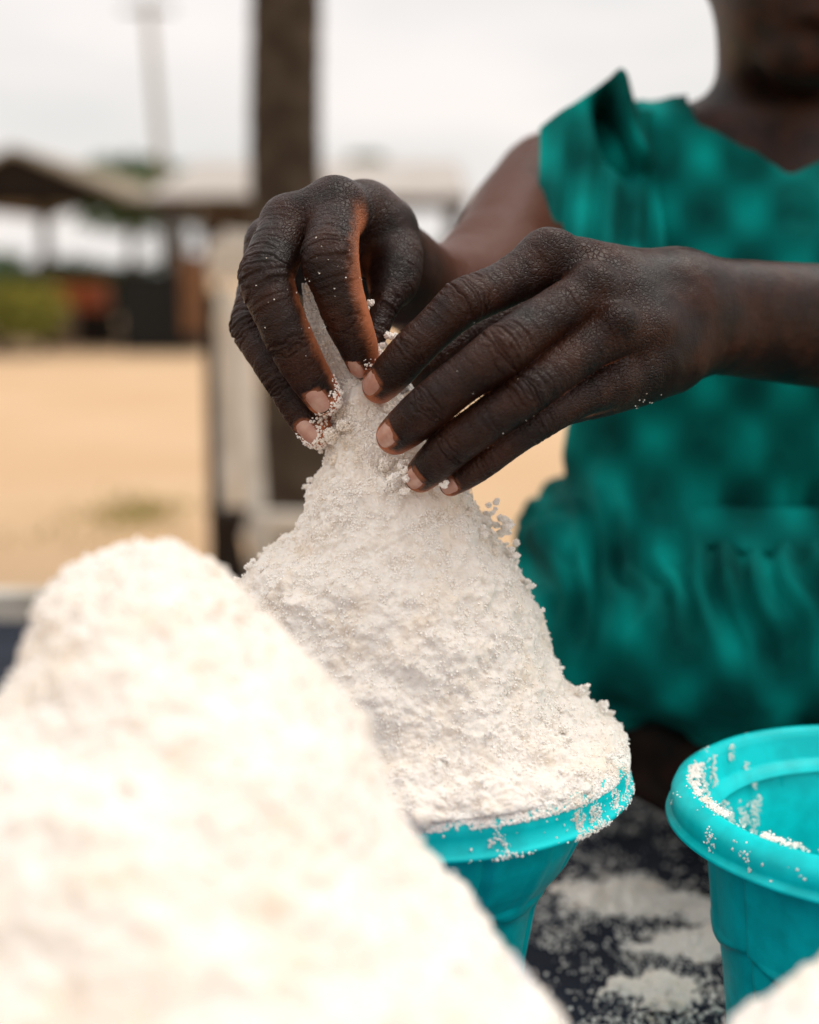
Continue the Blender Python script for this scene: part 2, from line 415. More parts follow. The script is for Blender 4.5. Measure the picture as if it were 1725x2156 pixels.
def leaves(centres, sizes, n, lsize, seed):
    """leaf quads spread through the volume of several lobes"""
    g = np.random.default_rng(seed); c = np.array(centres)[g.integers(0, len(centres), n)]; s = np.array(sizes)[g.integers(0, len(sizes), n)]
    d = g.normal(size=(n, 3)); d /= np.linalg.norm(d, axis=1, keepdims=True)
    p = c + d*s*(g.random((n, 1))**.45)
    u = g.normal(size=(n, 3)); u /= np.linalg.norm(u, axis=1, keepdims=True)
    w = np.cross(u, g.normal(size=(n, 3))); w /= np.linalg.norm(w, axis=1, keepdims=True)
    L_ = lsize*(.6+.8*g.random((n, 1)))
    V = np.stack([p-u*L_, p+w*L_*.4, p+u*L_, p-w*L_*.4], 1).reshape(-1, 3)
    return V, np.arange(n*4).reshape(-1, 4)
def bush(px, Y, w, h, m, label, cat, group=None, seed=1, n=2600, trunk=False, z0=0.0, ls=.09):
    x = (px-862.5)/FPX*Y
    r = empty('tree' if trunk else 'bush', (x, Y, 0)); tag(r, label, cat, group)
    g = np.random.default_rng(seed); k = 9
    cs = [(x+g.uniform(-.4, .4)*w, Y+g.uniform(-.3, .3)*w, z0+h*g.uniform(.3, .78)) for _ in range(k)]
    ss = [(w*.24, w*.24, h*.2)]*k
    V, Fq = leaves(cs, ss, n, ls, seed)
    V[:, 2] = np.maximum(V[:, 2], .01)
    obj_np('foliage', V, Fq, m, r, smooth=False)
    b = MB()
    if trunk: b.tube([(x, Y, 0), (x+.1, Y, z0*.6), (x, Y, z0+h*.5)], [.16, .12, .06])
    for q in range(5):
        c = cs[q]; b.tube([(x, Y, z0*.8 if trunk else 0), ((x+c[0])/2, (Y+c[1])/2, c[2]*.6), c], [.05, .035, .012], 6)
    b.build('trunk' if trunk else 'stem', M['bark'], r)
    return r
bush(30, 27, 3.6, 1.75, M['leaf'], 'dark green bush behind the shed, farthest left in the picture', 'bush', 'bushes behind the sheds', 3)
bush(190, 27.5, 3.0, 1.35, M['leaf'], 'low green bush seen between the shed posts above the red crate', 'bush', 'bushes behind the sheds', 4)
bush(335, 29, 2.6, 1.05, M['leaf'], 'low bush behind the black sacking, right of the red crate', 'bush', 'bushes behind the sheds', 5)
bush(8, 19.2, 1.9, 1.15, M['leaf_y'], 'yellow green bush at the left edge beside the brown boxes', 'bush', None, 6, n=2200)
bush(395, 46, 7.0, 3.0, M['leaf'], 'green tree crown rising over the thatched roof', 'tree', 'trees beyond the roofs', 7, trunk=True, z0=1.9, n=3800, ls=.2)
bush(480, 52, 6.5, 2.9, M['leaf'], 'low green tree crown between thatched roof and palm trunk', 'tree', 'trees beyond the roofs', 8, trunk=True, z0=2.2, n=3200, ls=.2)
bush(722, 58, 4.6, 3.0, M['leaf'], 'small green tree crown just right of the palm trunk', 'tree', 'trees beyond the roofs', 9, trunk=True, z0=2.9, n=2600, ls=.2)
bush(890, 31, 2.2, 1.6, M['leaf'], 'dark bush under the long pale roof right of the palm', 'bush', None, 12, n=1500, z0=.2)

# slim pole far behind
b = MB(); p = at(372, 420, 34)
b.tube([(p[0], 34, 0), (p[0]-.42, 34, 7.2)], [.14, .09], 10)
pr = empty('utility_pole', (p[0], 34, 0)); tag(pr, 'tall thin grey pole leaning left above the sheds', 'pole')
b.build('pole', M['concrete'], pr)
b = MB(); b.box((p[0]-.42, 34, 7.0), (1.2, .09, .09)); b.build('crossarm', M['wood'], pr)

# thatched shed, left
def quad_slab(mb, a, b_, c, d, th):
    a, b_, c, d = [Vector(q) for q in (a, b_, c, d)]
    n = (b_-a).cross(d-a).normalized()*th
    mb.add([a, b_, c, d, a-n, b_-n, c-n, d-n], [(0, 1, 2, 3), (7, 6, 5, 4), (0, 4, 5, 1), (1, 5, 6, 2), (2, 6, 7, 3), (3, 7, 4, 0)])
sx, sy = at(50, 318, 20)[0], 20.0
sh = empty('thatched_shed', (sx, 23.5, 0)); tag(sh, 'open shed with a thatched gable roof on thin posts, far left', 'shed')
az, ez = 2.80, 2.12; hw = 1.62
b = MB(); quad_slab(b, (sx, sy, az), (sx+hw, sy, ez), (sx+hw+.2, 27.5, ez), (sx+.2, 27.5, az), .07); b.build('roof_slope', M['thatch'], sh)
b = MB(); quad_slab(b, (sx-hw, sy, ez), (sx, sy, az), (sx+.2, 27.5, az), (sx-hw+.2, 27.5, ez), .07); b.build('roof_slope', M['thatch'], sh)
b = MB(); b.add([(sx-hw+.1, sy+.1, ez-.03), (sx+hw-.1, sy+.1, ez-.03), (sx, sy+.1, az-.1), (sx-hw+.1, sy+.2, ez-.03), (sx+hw-.1, sy+.2, ez-.03), (sx, sy+.2, az-.1)],
      [(0, 1, 2), (5, 4, 3), (0, 3, 4, 1), (1, 4, 5, 2), (2, 5, 3, 0)]); b.build('gable', M['wood_dark'], sh)
b = MB(); b.box((sx+hw+.06, 23.8, ez-.09), (.1, 7.4, .12)); b.build('eave_beam', M['wood_dark'], sh)
b = MB(); b.box((sx, sy+.25, ez-.05), (2*hw, .1, .12)); b.build('tie_beam', M['wood_dark'], sh)
for x_, y_ in ((sx-1.45, 20.3), (sx+.25, 20.4), (sx+1.5, 20.4), (sx+1.55, 24), (sx+1.6, 27.2), (sx-1.4, 27.2)):
    b = MB(); b.tube([(x_, y_, 0), (x_+.03, y_, ez)], [.07, .06], 8); b.build('post', M['wood'], sh, True)

# long low roof
lr = empty('roofed_stall', (-1.3, 22, 0)); tag(lr, 'long open stall with a pale sheet roof crossing behind the palm trunk', 'stall')
def XX(px, Y): return (px-862.5)/FPX*Y
x0, x1 = XX(322, 20), XX(985, 20)
nS = 6
for i in range(nS):
    a = x0+(x1-x0)*i/nS; c = x0+(x1-x0)*(i+1)/nS-.02; dz = .012*(i % 2)
    b = MB(); quad_slab(b, (a, 20, 2.13+dz), (c+.03, 20, 2.13+dz), (c+.03, 24.5, 2.92+dz), (a, 24.5, 2.92+dz), .03); b.build('roof_sheet', M['tin'], lr)
b = MB(); b.box(((x0+x1)/2, 20.2, 2.02), (x1-x0, .12, .16)); b.build('front_beam', M['wood'], lr)
b = MB(); b.box(((x0+x1)/2, 24.3, 2.78), (x1-x0, .12, .14)); b.build('rear_beam', M['wood'], lr)
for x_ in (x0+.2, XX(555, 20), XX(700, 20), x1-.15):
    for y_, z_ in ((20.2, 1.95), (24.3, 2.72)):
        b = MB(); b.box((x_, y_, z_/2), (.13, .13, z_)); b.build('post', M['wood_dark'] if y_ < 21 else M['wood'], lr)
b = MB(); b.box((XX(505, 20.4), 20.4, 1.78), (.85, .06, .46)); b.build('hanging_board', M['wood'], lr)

def stacked(name, cat, label, px0, px1, py0, py1, Y, m, dep=.6, slat=False):
    z1 = CAM_Z+(570-py0)/FPX*Y; z0 = max(0, CAM_Z+(570-py1)/FPX*Y)
    xa, xb = XX(px0, Y), XX(px1, Y)
    r = empty(name, ((xa+xb)/2, Y+dep/2, z0)); tag(r, label, cat)
    if slat:
        k = max(2, int((z1-z0)/.12))
        for i in range(k):
            b = MB(); zz = z0+(i+.5)*(z1-z0)/k; b.box(((xa+xb)/2, Y, zz), (xb-xa, .03, (z1-z0)/k*.8)); b.build('slat', m, r)
        for q in (xa+.03, xb-.03):
            b = MB(); b.box((q, Y+dep/2, (z0+z1)/2), (.05, dep-.05, z1-z0)); b.build('side_board', m, r)
        b = MB(); b.box(((xa+xb)/2, Y+dep, (z0+z1)/2), (xb-xa-.12, .03, z1-z0-.02)); b.build('back_board', m, r)
        b = MB(); b.box(((xa+xb)/2, Y+dep/2, z0+.02), (xb-xa-.12, dep-.1, .03)); b.build('bottom', m, r)
    else:
        b = MB(); b.box(((xa+xb)/2, Y+dep/2, (z0+z1)/2), (xb-xa, dep, z1-z0)); b.build('body', m, r, bevel=.05)
        b = MB(); b.box(((xa+xb)/2, Y+dep/2, z1+.012), (xb-xa+.04, dep+.04, .035)); b.build('lid', m, r, bevel=.01)
    return r
stacked('crate', 'crate', 'reddish orange crate standing on brown boxes in the shed', 128, 222, 592, 652, 20.9, M['red'], slat=True)
stacked('box', 'box', 'brown box on the ground under the reddish crate', 92, 165, 652, 740, 20.8, M['brown'])
stacked('box', 'box', 'darker brown box between the red crate and the grey shed post', 168, 238, 654, 740, 20.8, M['wood_dark'])
stacked('cabinet', 'cabinet', 'large black cabinet on the sand behind the leaning chair', 256, 415, 575, 738, 19.5, M['black'], .9)
stacked('drum', 'drum', 'rusty orange brown drum standing by the pale stall post', 388, 432, 540, 700, 18.6, M['orange'], .5)

# palm trunk
tr = empty('palm_trunk', (XX(620, 5), 5.2, 0)); tag(tr, 'thick dark palm trunk rising straight behind the hands', 'palm tree')
n_, hgt = 36, 3.6
zs = np.linspace(0, hgt, 90); vs = []
for i, z in enumerate(zs):
    f = z/hgt; cx = XX(621-11*min(1, f*1.1), 5.2)+.012*math.sin(z*3); r = .134-.022*f+.035*math.exp(-z*5)
    for k in range(n_):
        a = 2*math.pi*k/n_; rr = r*(1+.05*((z*9+.3*math.sin(a*2)) % 1)+.02*math.sin(a*5+z*7))
        vs.append((cx+rr*math.cos(a), 5.2+rr*math.sin(a), z))
fs = [(i*n_+k, i*n_+(k+1) % n_, (i+1)*n_+(k+1) % n_, (i+1)*n_+k) for i in range(89) for k in range(n_)]
obj_np('trunk', np.array(vs), np.array(fs), M['bark'], tr)
b = MB()
for k in range(9):
    a = k*.7; z = 3.35; c = XX(610, 5.2)
    e = [(c+math.cos(a)*q, 5.2+math.sin(a)*q, z+.25*math.sin(q*2.2)+.35*q*(1-q*.45)) for q in (0, .4, .8, 1.2, 1.6)]
    for i in range(4):
        s_ = Vector((-math.sin(a), math.cos(a), 0)); w0, w1 = .22*math.sin((i+.4)/4.5*3.1), .22*math.sin((i+1.4)/4.5*3.1)
        p0, p1 = Vector(e[i]), Vector(e[i+1]); b.add([p0-s_*w0-Vector((0, 0, .1)), p0, p1, p1-s_*w1-Vector((0, 0, .1))], [(0, 1, 2, 3)])
        b.add([p0+s_*w0-Vector((0, 0, .1)), p0, p1, p1+s_*w1-Vector((0, 0, .1))], [(0, 1, 2, 3)])
b.build('fronds', M['leaf'], tr)

# bleached wooden frame leaning at the trunk: a chair on its back legs
ch = empty('wooden_chair', (XX(530, 4), 4, 0)); tag(ch, 'bleached wooden chair frame tilted against the palm trunk', 'chair')
def chl(name, a, b_, w, m=M['wood_pale'], dep=4.0, dep2=None, th=.05):
    A, B = Vector(at(*a, dep)), Vector(at(*b_, dep2 or dep)); d = (B-A); L_ = d.length
    mb = MB(); q = d.to_track_quat('Z', 'X').to_euler(); mb.box((A+B)/2, (w, th, L_), q); return mb.build(name, m, ch, bevel=.006)
chl('leg', (500, 640), (537, 1135), .098)
chl('leg', (478, 600), (478, 1130), .05, dep=4.35)
chl('back_rail', (440, 545), (620, 560), .10)
chl('back_rail', (470, 505), (620, 520), .06, dep=4.1)
chl('seat_rail', (530, 1100), (760, 1104), .062, dep=3.9)
chl('leg', (555, 1125), (545, 1330), .085, dep=3.9)
chl('stretcher', (545, 1185), (760, 1190), .05, dep=3.92)
chl('leg', (748, 1060), (752, 1380), .06, dep=3.9)
st = empty('wooden_stake', (XX(447, 3.6), 3.6, 0)); tag(st, 'thin dark stake standing upright left of the bleached chair', 'stake')
b = MB(); b.tube([(XX(447, 3.6), 3.6, 0), (XX(445, 3.6), 3.6, 1.04)], [.017, .014], 10); b.build('shaft', M['wood_dark'], st, True)
sk = empty('black_sack', (XX(500, 3.7), 3.7, 0)); tag(sk, 'dark sack slumped at the foot of the stake and chair', 'sack')
vs = []; fs = []
c0 = np.array([XX(478, 3.75), 3.75, 0.0])
for i in range(13):
    f = i/12; r = .17*math.sin(min(1, f*1.6+.35)*math.pi/1.15)**.6*(1-.75*f) if i < 12 else .01
    for k in range(20):
        a = k/20*2*math.pi; rr = max(.008, r*(1+.1*math.sin(3*a+f*4)+.06*math.sin(7*a)))
        vs.append((c0[0]+rr*math.cos(a), c0[1]+rr*.8*math.sin(a), .45*f))
fs = [(i*20+k, i*20+(k+1) % 20, (i+1)*20+(k+1) % 20, (i+1)*20+k) for i in range(12) for k in range(20)]
obj_np('bag', np.array(vs), np.array(fs), M['wood_dark'], sk)
b = MB(); b.tube([(c0[0], c0[1], .40), (c0[0], c0[1], .47)], [.03, .06], 10); b.build('tied_mouth', M['wood_dark'], sk, True)

# grass tuft on the sand
def tuft(px, py, n, w, label):
    Y = CAM_Z/math.tan(math.atan((py-1078)/FPX)+PITCH); x = XX(px, Y)*1.0
    g = np.random.default_rng(px); p = np.stack([x+g.normal(size=n)*w, Y+g.normal(size=n)*w*1.6, np.zeros(n)], 1)
    d = np.stack([g.normal(size=n)*.4, g.normal(size=n)*.4, np.ones(n)], 1)*g.uniform(.015, .045, (n, 1)); s_ = g.normal(size=(n, 3))*.006; s_[:, 2] = 0
    V = np.stack([p-s_, p+s_, p+d+s_*.2, p+d-s_*.2], 1).reshape(-1, 3)
    o = obj_np('grass', V, np.arange(4*n).reshape(-1, 4), M['leaf_y'], smooth=False); tag(o, label, 'grass', kind='stuff')
tuft(285, 1080, 260, .12, 'sparse yellow green grass growing in the sand behind the salt')
tuft(190, 1110, 90, .22, 'thin dry grass scattered left of the greener tuft')

# ------------------------------------------------------------------ platform and tarpaulin
pf = empty('platform', (0, 1.0, 0)); tag(pf, 'low wooden trading platform with a bleached edge board under the tarpaulin', 'platform')
for i in range(12):
    y_ = .14+.135*i
    b = MB(); b.box((.1, y_, TOP-.03), (2.7, .13, .03)); b.build('plank', M['wood'], pf)
b = MB(); b.box((.1, 1.745, TOP-.012), (2.74, .035, .075)); b.build('edge_board', M['wood_pale'], pf, bevel=.004)
b = MB(); b.box((.1, .05, TOP-.03), (2.74, .035, .07)); b.build('edge_board', M['wood_pale'], pf, bevel=.004)
for x_ in (-1.15, .1, 1.35):
    for y_ in (.15, 1.65):
        b = MB(); b.box((x_, y_, (TOP-.05)/2), (.08, .08, TOP-.05)); b.build('leg', M['wood'], pf)
nx, ny = 190, 130
gx, gy = np.meshgrid(np.linspace(-1.24, 1.44, nx), np.linspace(.075, 1.715, ny), indexing='ij')
P = np.stack([gx.ravel(), gy.ravel(), np.zeros(nx*ny)], 1)
P[:, 2] = TOP-.010+.006*np.clip(fbm(P, .16, 3, 5), -1, 1)+.004*np.abs(vnoise(P+[0, 0, 3], .07, 9))
I = np.arange(nx*ny).reshape(nx, ny)
Fq = np.stack([I[:-1, :-1], I[1:, :-1], I[1:, 1:], I[:-1, 1:]], -1).reshape(-1, 4)
tp = obj_np('tarpaulin', P, Fq, M['tarp']); tag(tp, 'dark navy tarpaulin spread over the platform under the salt buckets', 'tarpaulin')
def tarp_z(x, y):
    Q = np.stack([x, y, 0*x], 1)
    return TOP-.010+.006*np.clip(fbm(Q, .16, 3, 5), -1, 1)+.004*np.abs(vnoise(Q+[0, 0, 3], .07, 9))

# ------------------------------------------------------------------ crystals
CUBE = np.array([[x, y, z] for x in (-1, 1) for y in (-1, 1) for z in (-1, 1)], float)
CF = np.array([(0, 1, 3, 2), (4, 6, 7, 5), (0, 4, 5, 1), (2, 3, 7, 6), (0, 2, 6, 4), (1, 5, 7, 3)])
def crystals(name, P, size, m=None, seed=1, parent=None):
    g = np.random.default_rng(seed); n = len(P)
    q = g.normal(size=(n, 4)); q /= np.linalg.norm(q, axis=1, keepdims=True); w, x, y, z = q.T
    Rm = np.stack([1-2*(y*y+z*z), 2*(x*y-z*w), 2*(x*z+y*w), 2*(x*y+z*w), 1-2*(x*x+z*z), 2*(y*z-x*w), 2*(x*z-y*w), 2*(y*z+x*w), 1-2*(x*x+y*y)], 1).reshape(n, 3, 3)
    sc = g.uniform(.6, 1.2, (n, 1, 3))*np.reshape(size, (-1, 1, 1))*.5
    C = (CUBE[None]+g.uniform(-.25, .25, (n, 8, 3)))*sc
    V = np.einsum('nij,nkj->nki', Rm, C)+P[:, None]
    Fq = (CF[None]+np.arange(n)[:, None, None]*8).reshape(-1, 4)
    return obj_np(name, V.reshape(-1, 3), Fq, m or M['crystal'], parent, smooth=False)

# ------------------------------------------------------------------ heaps of salt
def heap(levels, n_t, n_h, seed, amps, Yb=1.0, back=1.0):
    """levels: (py, px_left, px_right, depth); returns displaced surface"""
    Lv = np.array(levels, float)
    C = np.array([at((a[1]+a[2])/2, a[0], a[3]) for a in Lv]); Rr = np.array([rad((a[2]-a[1])/2, a[3]) for a in Lv])
    s = np.linspace(0, len(Lv)-1, n_h)
    f = np.arange(len(Lv))
    def it(y):   # smooth interpolation
        i = np.clip(s.astype(int), 0, len(Lv)-2); t = s-i
        m = np.gradient(y); h00 = 2*t**3-3*t**2+1; h10 = t**3-2*t**2+t; h01 = -2*t**3+3*t**2; h11 = t**3-t**2
        return h00*y[i]+h10*m[i]+h01*y[i+1]+h11*m[i+1]
    cx, cy, cz, r = it(C[:, 0]), it(C[:, 1]), it(C[:, 2]), np.maximum(it(Rr), .0005)
    th = np.linspace(0, 2*math.pi, n_t, endpoint=False)
    X = cx[:, None]+r[:, None]*np.cos(th); Y = cy[:, None]+r[:, None]*np.sin(th)*Yb; Z = cz[:, None]+0*th
    V = np.stack([X, Y, Z], -1).reshape(-1, 3)
    I = np.arange(n_t*n_h).reshape(n_h, n_t); J = np.roll(I, -1, 1)
    Fq = np.stack([I[1:], J[1:], J[:-1], I[:-1]], -1).reshape(-1, 4)
    N = vnormals(V, Fq)
    if (N[:, 2].mean() < 0): Fq = Fq[:, ::-1]; N = -N
    d = np.zeros(len(V))
    for (sc, am, kind) in amps:
        if kind == 'f': d += am*fbm(V, sc, 4, seed)
        elif kind == 'r': d += am*(1-2*np.abs(vnoise(V, sc, seed+5)))
        elif kind == 'p': d += am*np.clip(.5+1.2*vnoise(V, sc*3.1, seed+31), 0, 1)*(.55-worley(V+.35*sc*np.stack([vnoise(V, sc*1.3, 71), vnoise(V, sc*1.3, 72), vnoise(V, sc*1.3, 73)], 1), sc, seed+13))
        else: d += am*(.45-worley(V+.3*sc*np.stack([vnoise(V, sc*2, 71), vnoise(V, sc*2, 72), vnoise(V, sc*2, 73)], 1), sc, seed+9))
    V = V+N*d[:, None]
    return V, Fq, vnormals(V, Fq)
def grow(V, N, count, lo, hi, seed, mask=None):
    g = np.random.default_rng(seed); w = np.ones(len(V)) if mask is None else mask
    i = g.choice(len(V), count, p=w/w.sum()); s = g.uniform(lo, hi, count)
    return V[i]+N[i]*s[:, None]*.25+g.normal(size=(count, 3))*.0003, s

# centre heap
LV = [(760, 745, 775, .712), (800, 722, 800, .712), (850, 708, 850, .712), (900, 696, 880, .713), (960, 688, 915, .715), (1040, 655, 985, .719), (1085, 636, 1012, .722),
      (1140, 606, 1048, .725), (1180, 545, 1078, .727), (1235, 512, 1108, .730), (1300, 478, 1138, .733), (1380, 450, 1160, .735), (1440, 430, 1186, .736),
      (1476, 420, 1226, .736), (1506, 414, 1262, .735), (1534, 402, 1304, .734), (1560, 404, 1306, .734), (1575, 560, 1160, .734)]
V, Fq, N = heap(LV, 800, 500, 3, [(.022, .0032, 'f'), (.009, .0013, 'f'), (.0065, .0026, 'p'), (.0034, .0016, 'p'), (.0018, .0006, 'w')])
hp = obj_np('salt_heap', V, Fq, M['salt']); tag(hp, 'sharp pointed heap of white salt filling the central turquoise bucket', 'salt heap', kind='stuff')
front = np.where(N[:, 1] < .25, 1.0, .03)
P, s = grow(V, N, 30000, .0003, .0009, 11, front*np.clip(.35+vnoise(V, .006, 91), .02, 1))
tag(crystals('salt_grains', P, s, seed=3), 'loose white salt grains coating the central pointed heap', 'salt grains', kind='stuff')
HV, HN = V, N
# crumbly lumps along the outline, grains gathered into clumps
def clumps(centres, sizes, per, seed, gs=(.0004, .0012)):
    g = np.random.default_rng(seed); P = []
    sub_ = [(np.array(c)+g.normal(size=3)*s_*.75, s_*g.uniform(.35, .8)) for c, s_ in zip(centres, sizes) for _ in range(3)]
    for c, s_ in sub_:
        n = int(1.5*per*(s_/.004)**2)+14; d = g.normal(size=(n, 3)); d /= np.linalg.norm(d, axis=1, keepdims=True)
        P.append(np.array(c)+d*s_*(g.random((n, 1))**.35)*np.array([1, .8, .75]))
    P = np.concatenate(P); return P, g.uniform(*gs, len(P))
g = np.random.default_rng(21)
sil = np.where((np.abs(N[:, 1]-.1) < .22) & (N[:, 1] > -.2))[0]
ci = g.choice(sil, 150); cs = V[ci]+N[ci]*.0006; ss = g.uniform(.0012, .0032, 150)
P, s = clumps(cs, ss, 60, 5)
tag(crystals('salt_crumbs', P, s, seed=4), 'small crumbs of damp salt clinging along the edge of the central heap', 'salt crumbs', kind='stuff')
big = [(838, 992, .684, 26), (818, 1008, .686, 22), (852, 1018, .674, 14), (846, 985, .675, 13), (838, 1002, .676, 14), (742, 918, .696, 30), (715, 905, .698, 24), (770, 905, .697, 26), (745, 870, .70, 30), (728, 830, .701, 24), (1268, 1492, .745, 14), (1250, 1496, .745, 16), (790, 960, .70, 26),
       (545, 1190, .73, 12), (690, 1015, .715, 12), (640, 1078, .72, 12), (1040, 1105, .725, 22), (1075, 1160, .726, 13), (1062, 1108, .726, 13), (1104, 1215, .73, 10)]
P, s = clumps([at(a, b_, c) for a, b_, c, d in big], [rad(d, c) for a, b_, c, d in big], 150, 6)
tag(crystals('salt_lumps', P, s, seed=5), 'broken lumps of packed salt at the pinched top of the central heap', 'salt lumps', kind='stuff')

# ------------------------------------------------------------------ buckets
def bucket(name, c, prof, label, m, panels=8, twist=0, inner=True, group='plastic buckets on the tarpaulin'):
    r = empty(name, (c[0], c[1], TOP)); tag(r, label, 'bucket', group)
    rz = c[2]; H = rz-TOP
    nt = 192
    th = np.linspace(0, 2*math.pi, nt, endpoint=False)+twist
    def lathe(pr, nm, mod=None, parent=r):
        zz = np.array([q[0] for q in pr]); rr = np.array([q[1] for q in pr])
        Rr = rr[:, None]*np.ones(nt)
        if mod is not None: Rr = Rr+mod(zz[:, None], th[None])
        V = np.stack([c[0]+Rr*np.cos(th), c[1]+Rr*np.sin(th), rz+zz[:, None]+0*th], -1).reshape(-1, 3)
        I = np.arange(len(pr)*nt).reshape(len(pr), nt); J = np.roll(I, -1, 1)
        Fq = np.stack([I[:-1], J[:-1], J[1:], I[1:]], -1).reshape(-1, 4)[:, ::-1]
        return obj_np(nm, V, Fq, m, parent)
    rim = prof['rim']; lathe(rim, 'rim')
    w = prof['wall']; zz = np.linspace(w[0][0], w[-1][0], 90)
    wall = [(z, np.interp(-z, [-q[0] for q in w], [q[1] for q in w])) for z in zz]
    led = prof.get('ledge', -.075)
    def mod(z, t):
        u = (t*panels/(2*math.pi)) % 1
        rib = np.exp(-((u-.5)/.03)**2)*-.0036 + np.exp(-((u-.56)/.03)**2)*.0012
        pan = -.0016*(np.abs(u-.5) < .42)*(z > led+.004)
        st_ = -.0035/(1+np.exp((z-led-.004*np.cos((u-.5)*6.28))*2500))
        return rib+pan*0.6+st_
    wl = wall+[(wall[-1][0], 0.004)]
    lathe(wl, 'wall', lambda z, t: np.where(z > wall[-1][0]+1e-6, mod(z, t), 0)*1.0)
    inn = [(q[0], q[1]-.0035) for q in prof['inner']]+[(prof['inner'][-1][0], .002)]
    lathe(inn, 'inside')
    return r
def rimprof(Rm, h=.022, w=.012):
    return [(-.006, Rm-w-.002), (-.002, Rm-w), (0, Rm-w+.002), (.0005, Rm-w+.004), (-.0008, Rm-.006), (-.003, Rm-.0025), (-.007, Rm-.0008), (-.012, Rm-.0006), (-h+.003, Rm-.0012), (-h+.0018, Rm+.0012), (-h, Rm+.0018), (-h-.001, Rm+.0004), (-h-.0005, Rm-.004), (-h+.002, Rm-.008), (-h+.002, Rm-.02), (-h-.004, Rm-.024)]
def bprof(Rm, taper, H, h=.022, wi=.0235):
    Rw = Rm-wi
    wall = [(-.02, Rw)]+[(-z, Rw-f) for z, f in taper]+[(-H, Rw-taper[-1][1]-.004)]
    return dict(rim=rimprof(Rm, h), wall=wall, inner=[(-.004, Rm-.0105), (-.012, Rm-.013), (-.03, Rw-.002)]+[(-z, Rw-f-.003) for z, f in taper[1:]]+[(-H+.006, Rw-taper[-1][1]-.008)])
c1 = at(868, 1545, .731); H1 = c1[2]-TOP-.002
bucket('bucket', c1, bprof(.1115, [(.03, .001), (.045, .004), (.06, .011), (.07, .018), (.085, .024), (.12, .030)], H1, wi=.0185), 'central turquoise bucket holding the pointed salt heap', M['teal'], twist=.62)
c2 = at(1885, 1664, .705); H2 = c2[2]-TOP-.002
bucket('bucket', c2, bprof(.1100, [(.04, .002), (.06, .004), (.08, .006), (.10, .009), (.13, .012)], H2, .017, .0175), 'empty turquoise bucket at the right edge, salt smeared on its rim', M['teal'], twist=.33)
c3 = at(325, 2168, .432)
bucket('bucket', c3, bprof(.1262, [(.04, .002), (.06, .004), (.08, .006), (.13, .012)], c3[2]-TOP-.002), 'blue bucket under the big blurred heap in the foreground', M['blue'])
c4 = at(1930, 2560, .41)
bucket('bucket', c4, bprof(.105, [(.04, .002), (.06, .004), (.08, .006), (.13, .012)], c4[2]-TOP-.002), 'bucket below the bottom right corner under a rounded heap', M['blue'])

# foreground heap (blurred) and the corner heap
LV3 = [(1142, 262, 292, .50), (1152, 205, 345, .497), (1174, 150, 395, .494), (1200, 122, 452, .491), (1240, 90, 505, .487), (1300, 76, 560, .482), (1380, 30, 632, .476), (1450, -10, 690, .471), (1530, -95, 758, .465), (1640, -170, 812, .459),
       (1760, -240, 880, .452), (1880, -310, 952, .446), (2000, -380, 1040, .440), (2080, -420, 1098, .436), (2130, -440, 1140, .433), (2168, -450, 1160, .432), (2195, -300, 1000, .43)]
V3, F3, N3 = heap(LV3, 340, 240, 33, [(.040, .0044, 'f'), (.015, .0014, 'f'), (.0075, .0030, 'p'), (.0052, .0026, 'w')])
hp3 = obj_np('salt_heap', V3, F3, M['salt']); tag(hp3, 'largest salt heap, blurred, filling the lower left foreground', 'salt heap', kind='stuff')
P, s = grow(V3, N3, 2500, .0008, .0018, 12, np.where(N3[:, 1] < .2, 1., .1))
tag(crystals('salt_grains', P, s, seed=7), 'salt grains on the big blurred foreground heap', 'salt grains', kind='stuff')
LV4 = [(1955, 1900, 1920, .44), (1990, 1840, 2000, .438), (2040, 1765, 2080, .432), (2100, 1695, 2140, .427), (2190, 1605, 2220, .42), (2280, 1530, 2310, .415), (2500, 1500, 2440, .41), (2580, 1500, 2480, .41)]
V4, F4, N4 = heap(LV4, 200, 140, 44, [(.030, .0040, 'f'), (.012, .0016, 'f'), (.006, .0010, 'w')])
tag(obj_np('salt_heap', V4, F4, M['salt']), 'small blurred curve of a salt heap in the bottom right corner', 'salt heap', kind='stuff')

# grains stuck to the rims
def rim_grains(c, Rm, n, a0, a1, seed, clump=True, zr=(-.023, .001), thr=.1, lo=.0005, hi=.0014):
    g = np.random.default_rng(seed); a = g.uniform(a0, a1, n); z = g.uniform(zr[0], zr[1], n)
    rp = rimprof(Rm)[2:11]; rr = np.interp(-z, [-q[0] for q in sorted(rp, key=lambda q: -q[0])], [q[1] for q in sorted(rp, key=lambda q: -q[0])])
    P = np.stack([c[0]+rr*np.cos(a), c[1]+rr*np.sin(a), c[2]+z], 1)
    k = g.random(n) < np.clip((fbm(P, .010, 3, seed)+.45*vnoise(P, .003, seed+4)-thr+.25)*1.6, .012, 1)
    return P[k], g.uniform(lo, hi, k.sum())
P1, s1 = rim_grains(c1, .1115, 12000, -2.2, .4, 31, thr=.62, lo=.0003, hi=.0010)
P2, s2 = rim_grains(c1, .1115, 8000, -.9, .35, 32, thr=.12, lo=.0003, hi=.0009)
P3, s3 = rim_grains(c1, .1113, 9000, -2.4, .3, 33, zr=(-.008, .001), thr=-.6)
tag(crystals('salt_grains', np.concatenate([P1, P2, P3]), np.concatenate([s1, s2, s3]), seed=9), 'salt grains stuck to the rim of the central bucket', 'salt grains', kind='stuff')
P1, s1 = rim_grains(c2, .1100, 2600, 1.2, 5.2, 35, thr=.95, zr=(-.016, .001), lo=.0004, hi=.0011)
g = np.random.default_rng(5)
a = g.uniform(2.7, 4.6, 2600); rr = .1100-.0125+g.normal(size=2600)*.0016
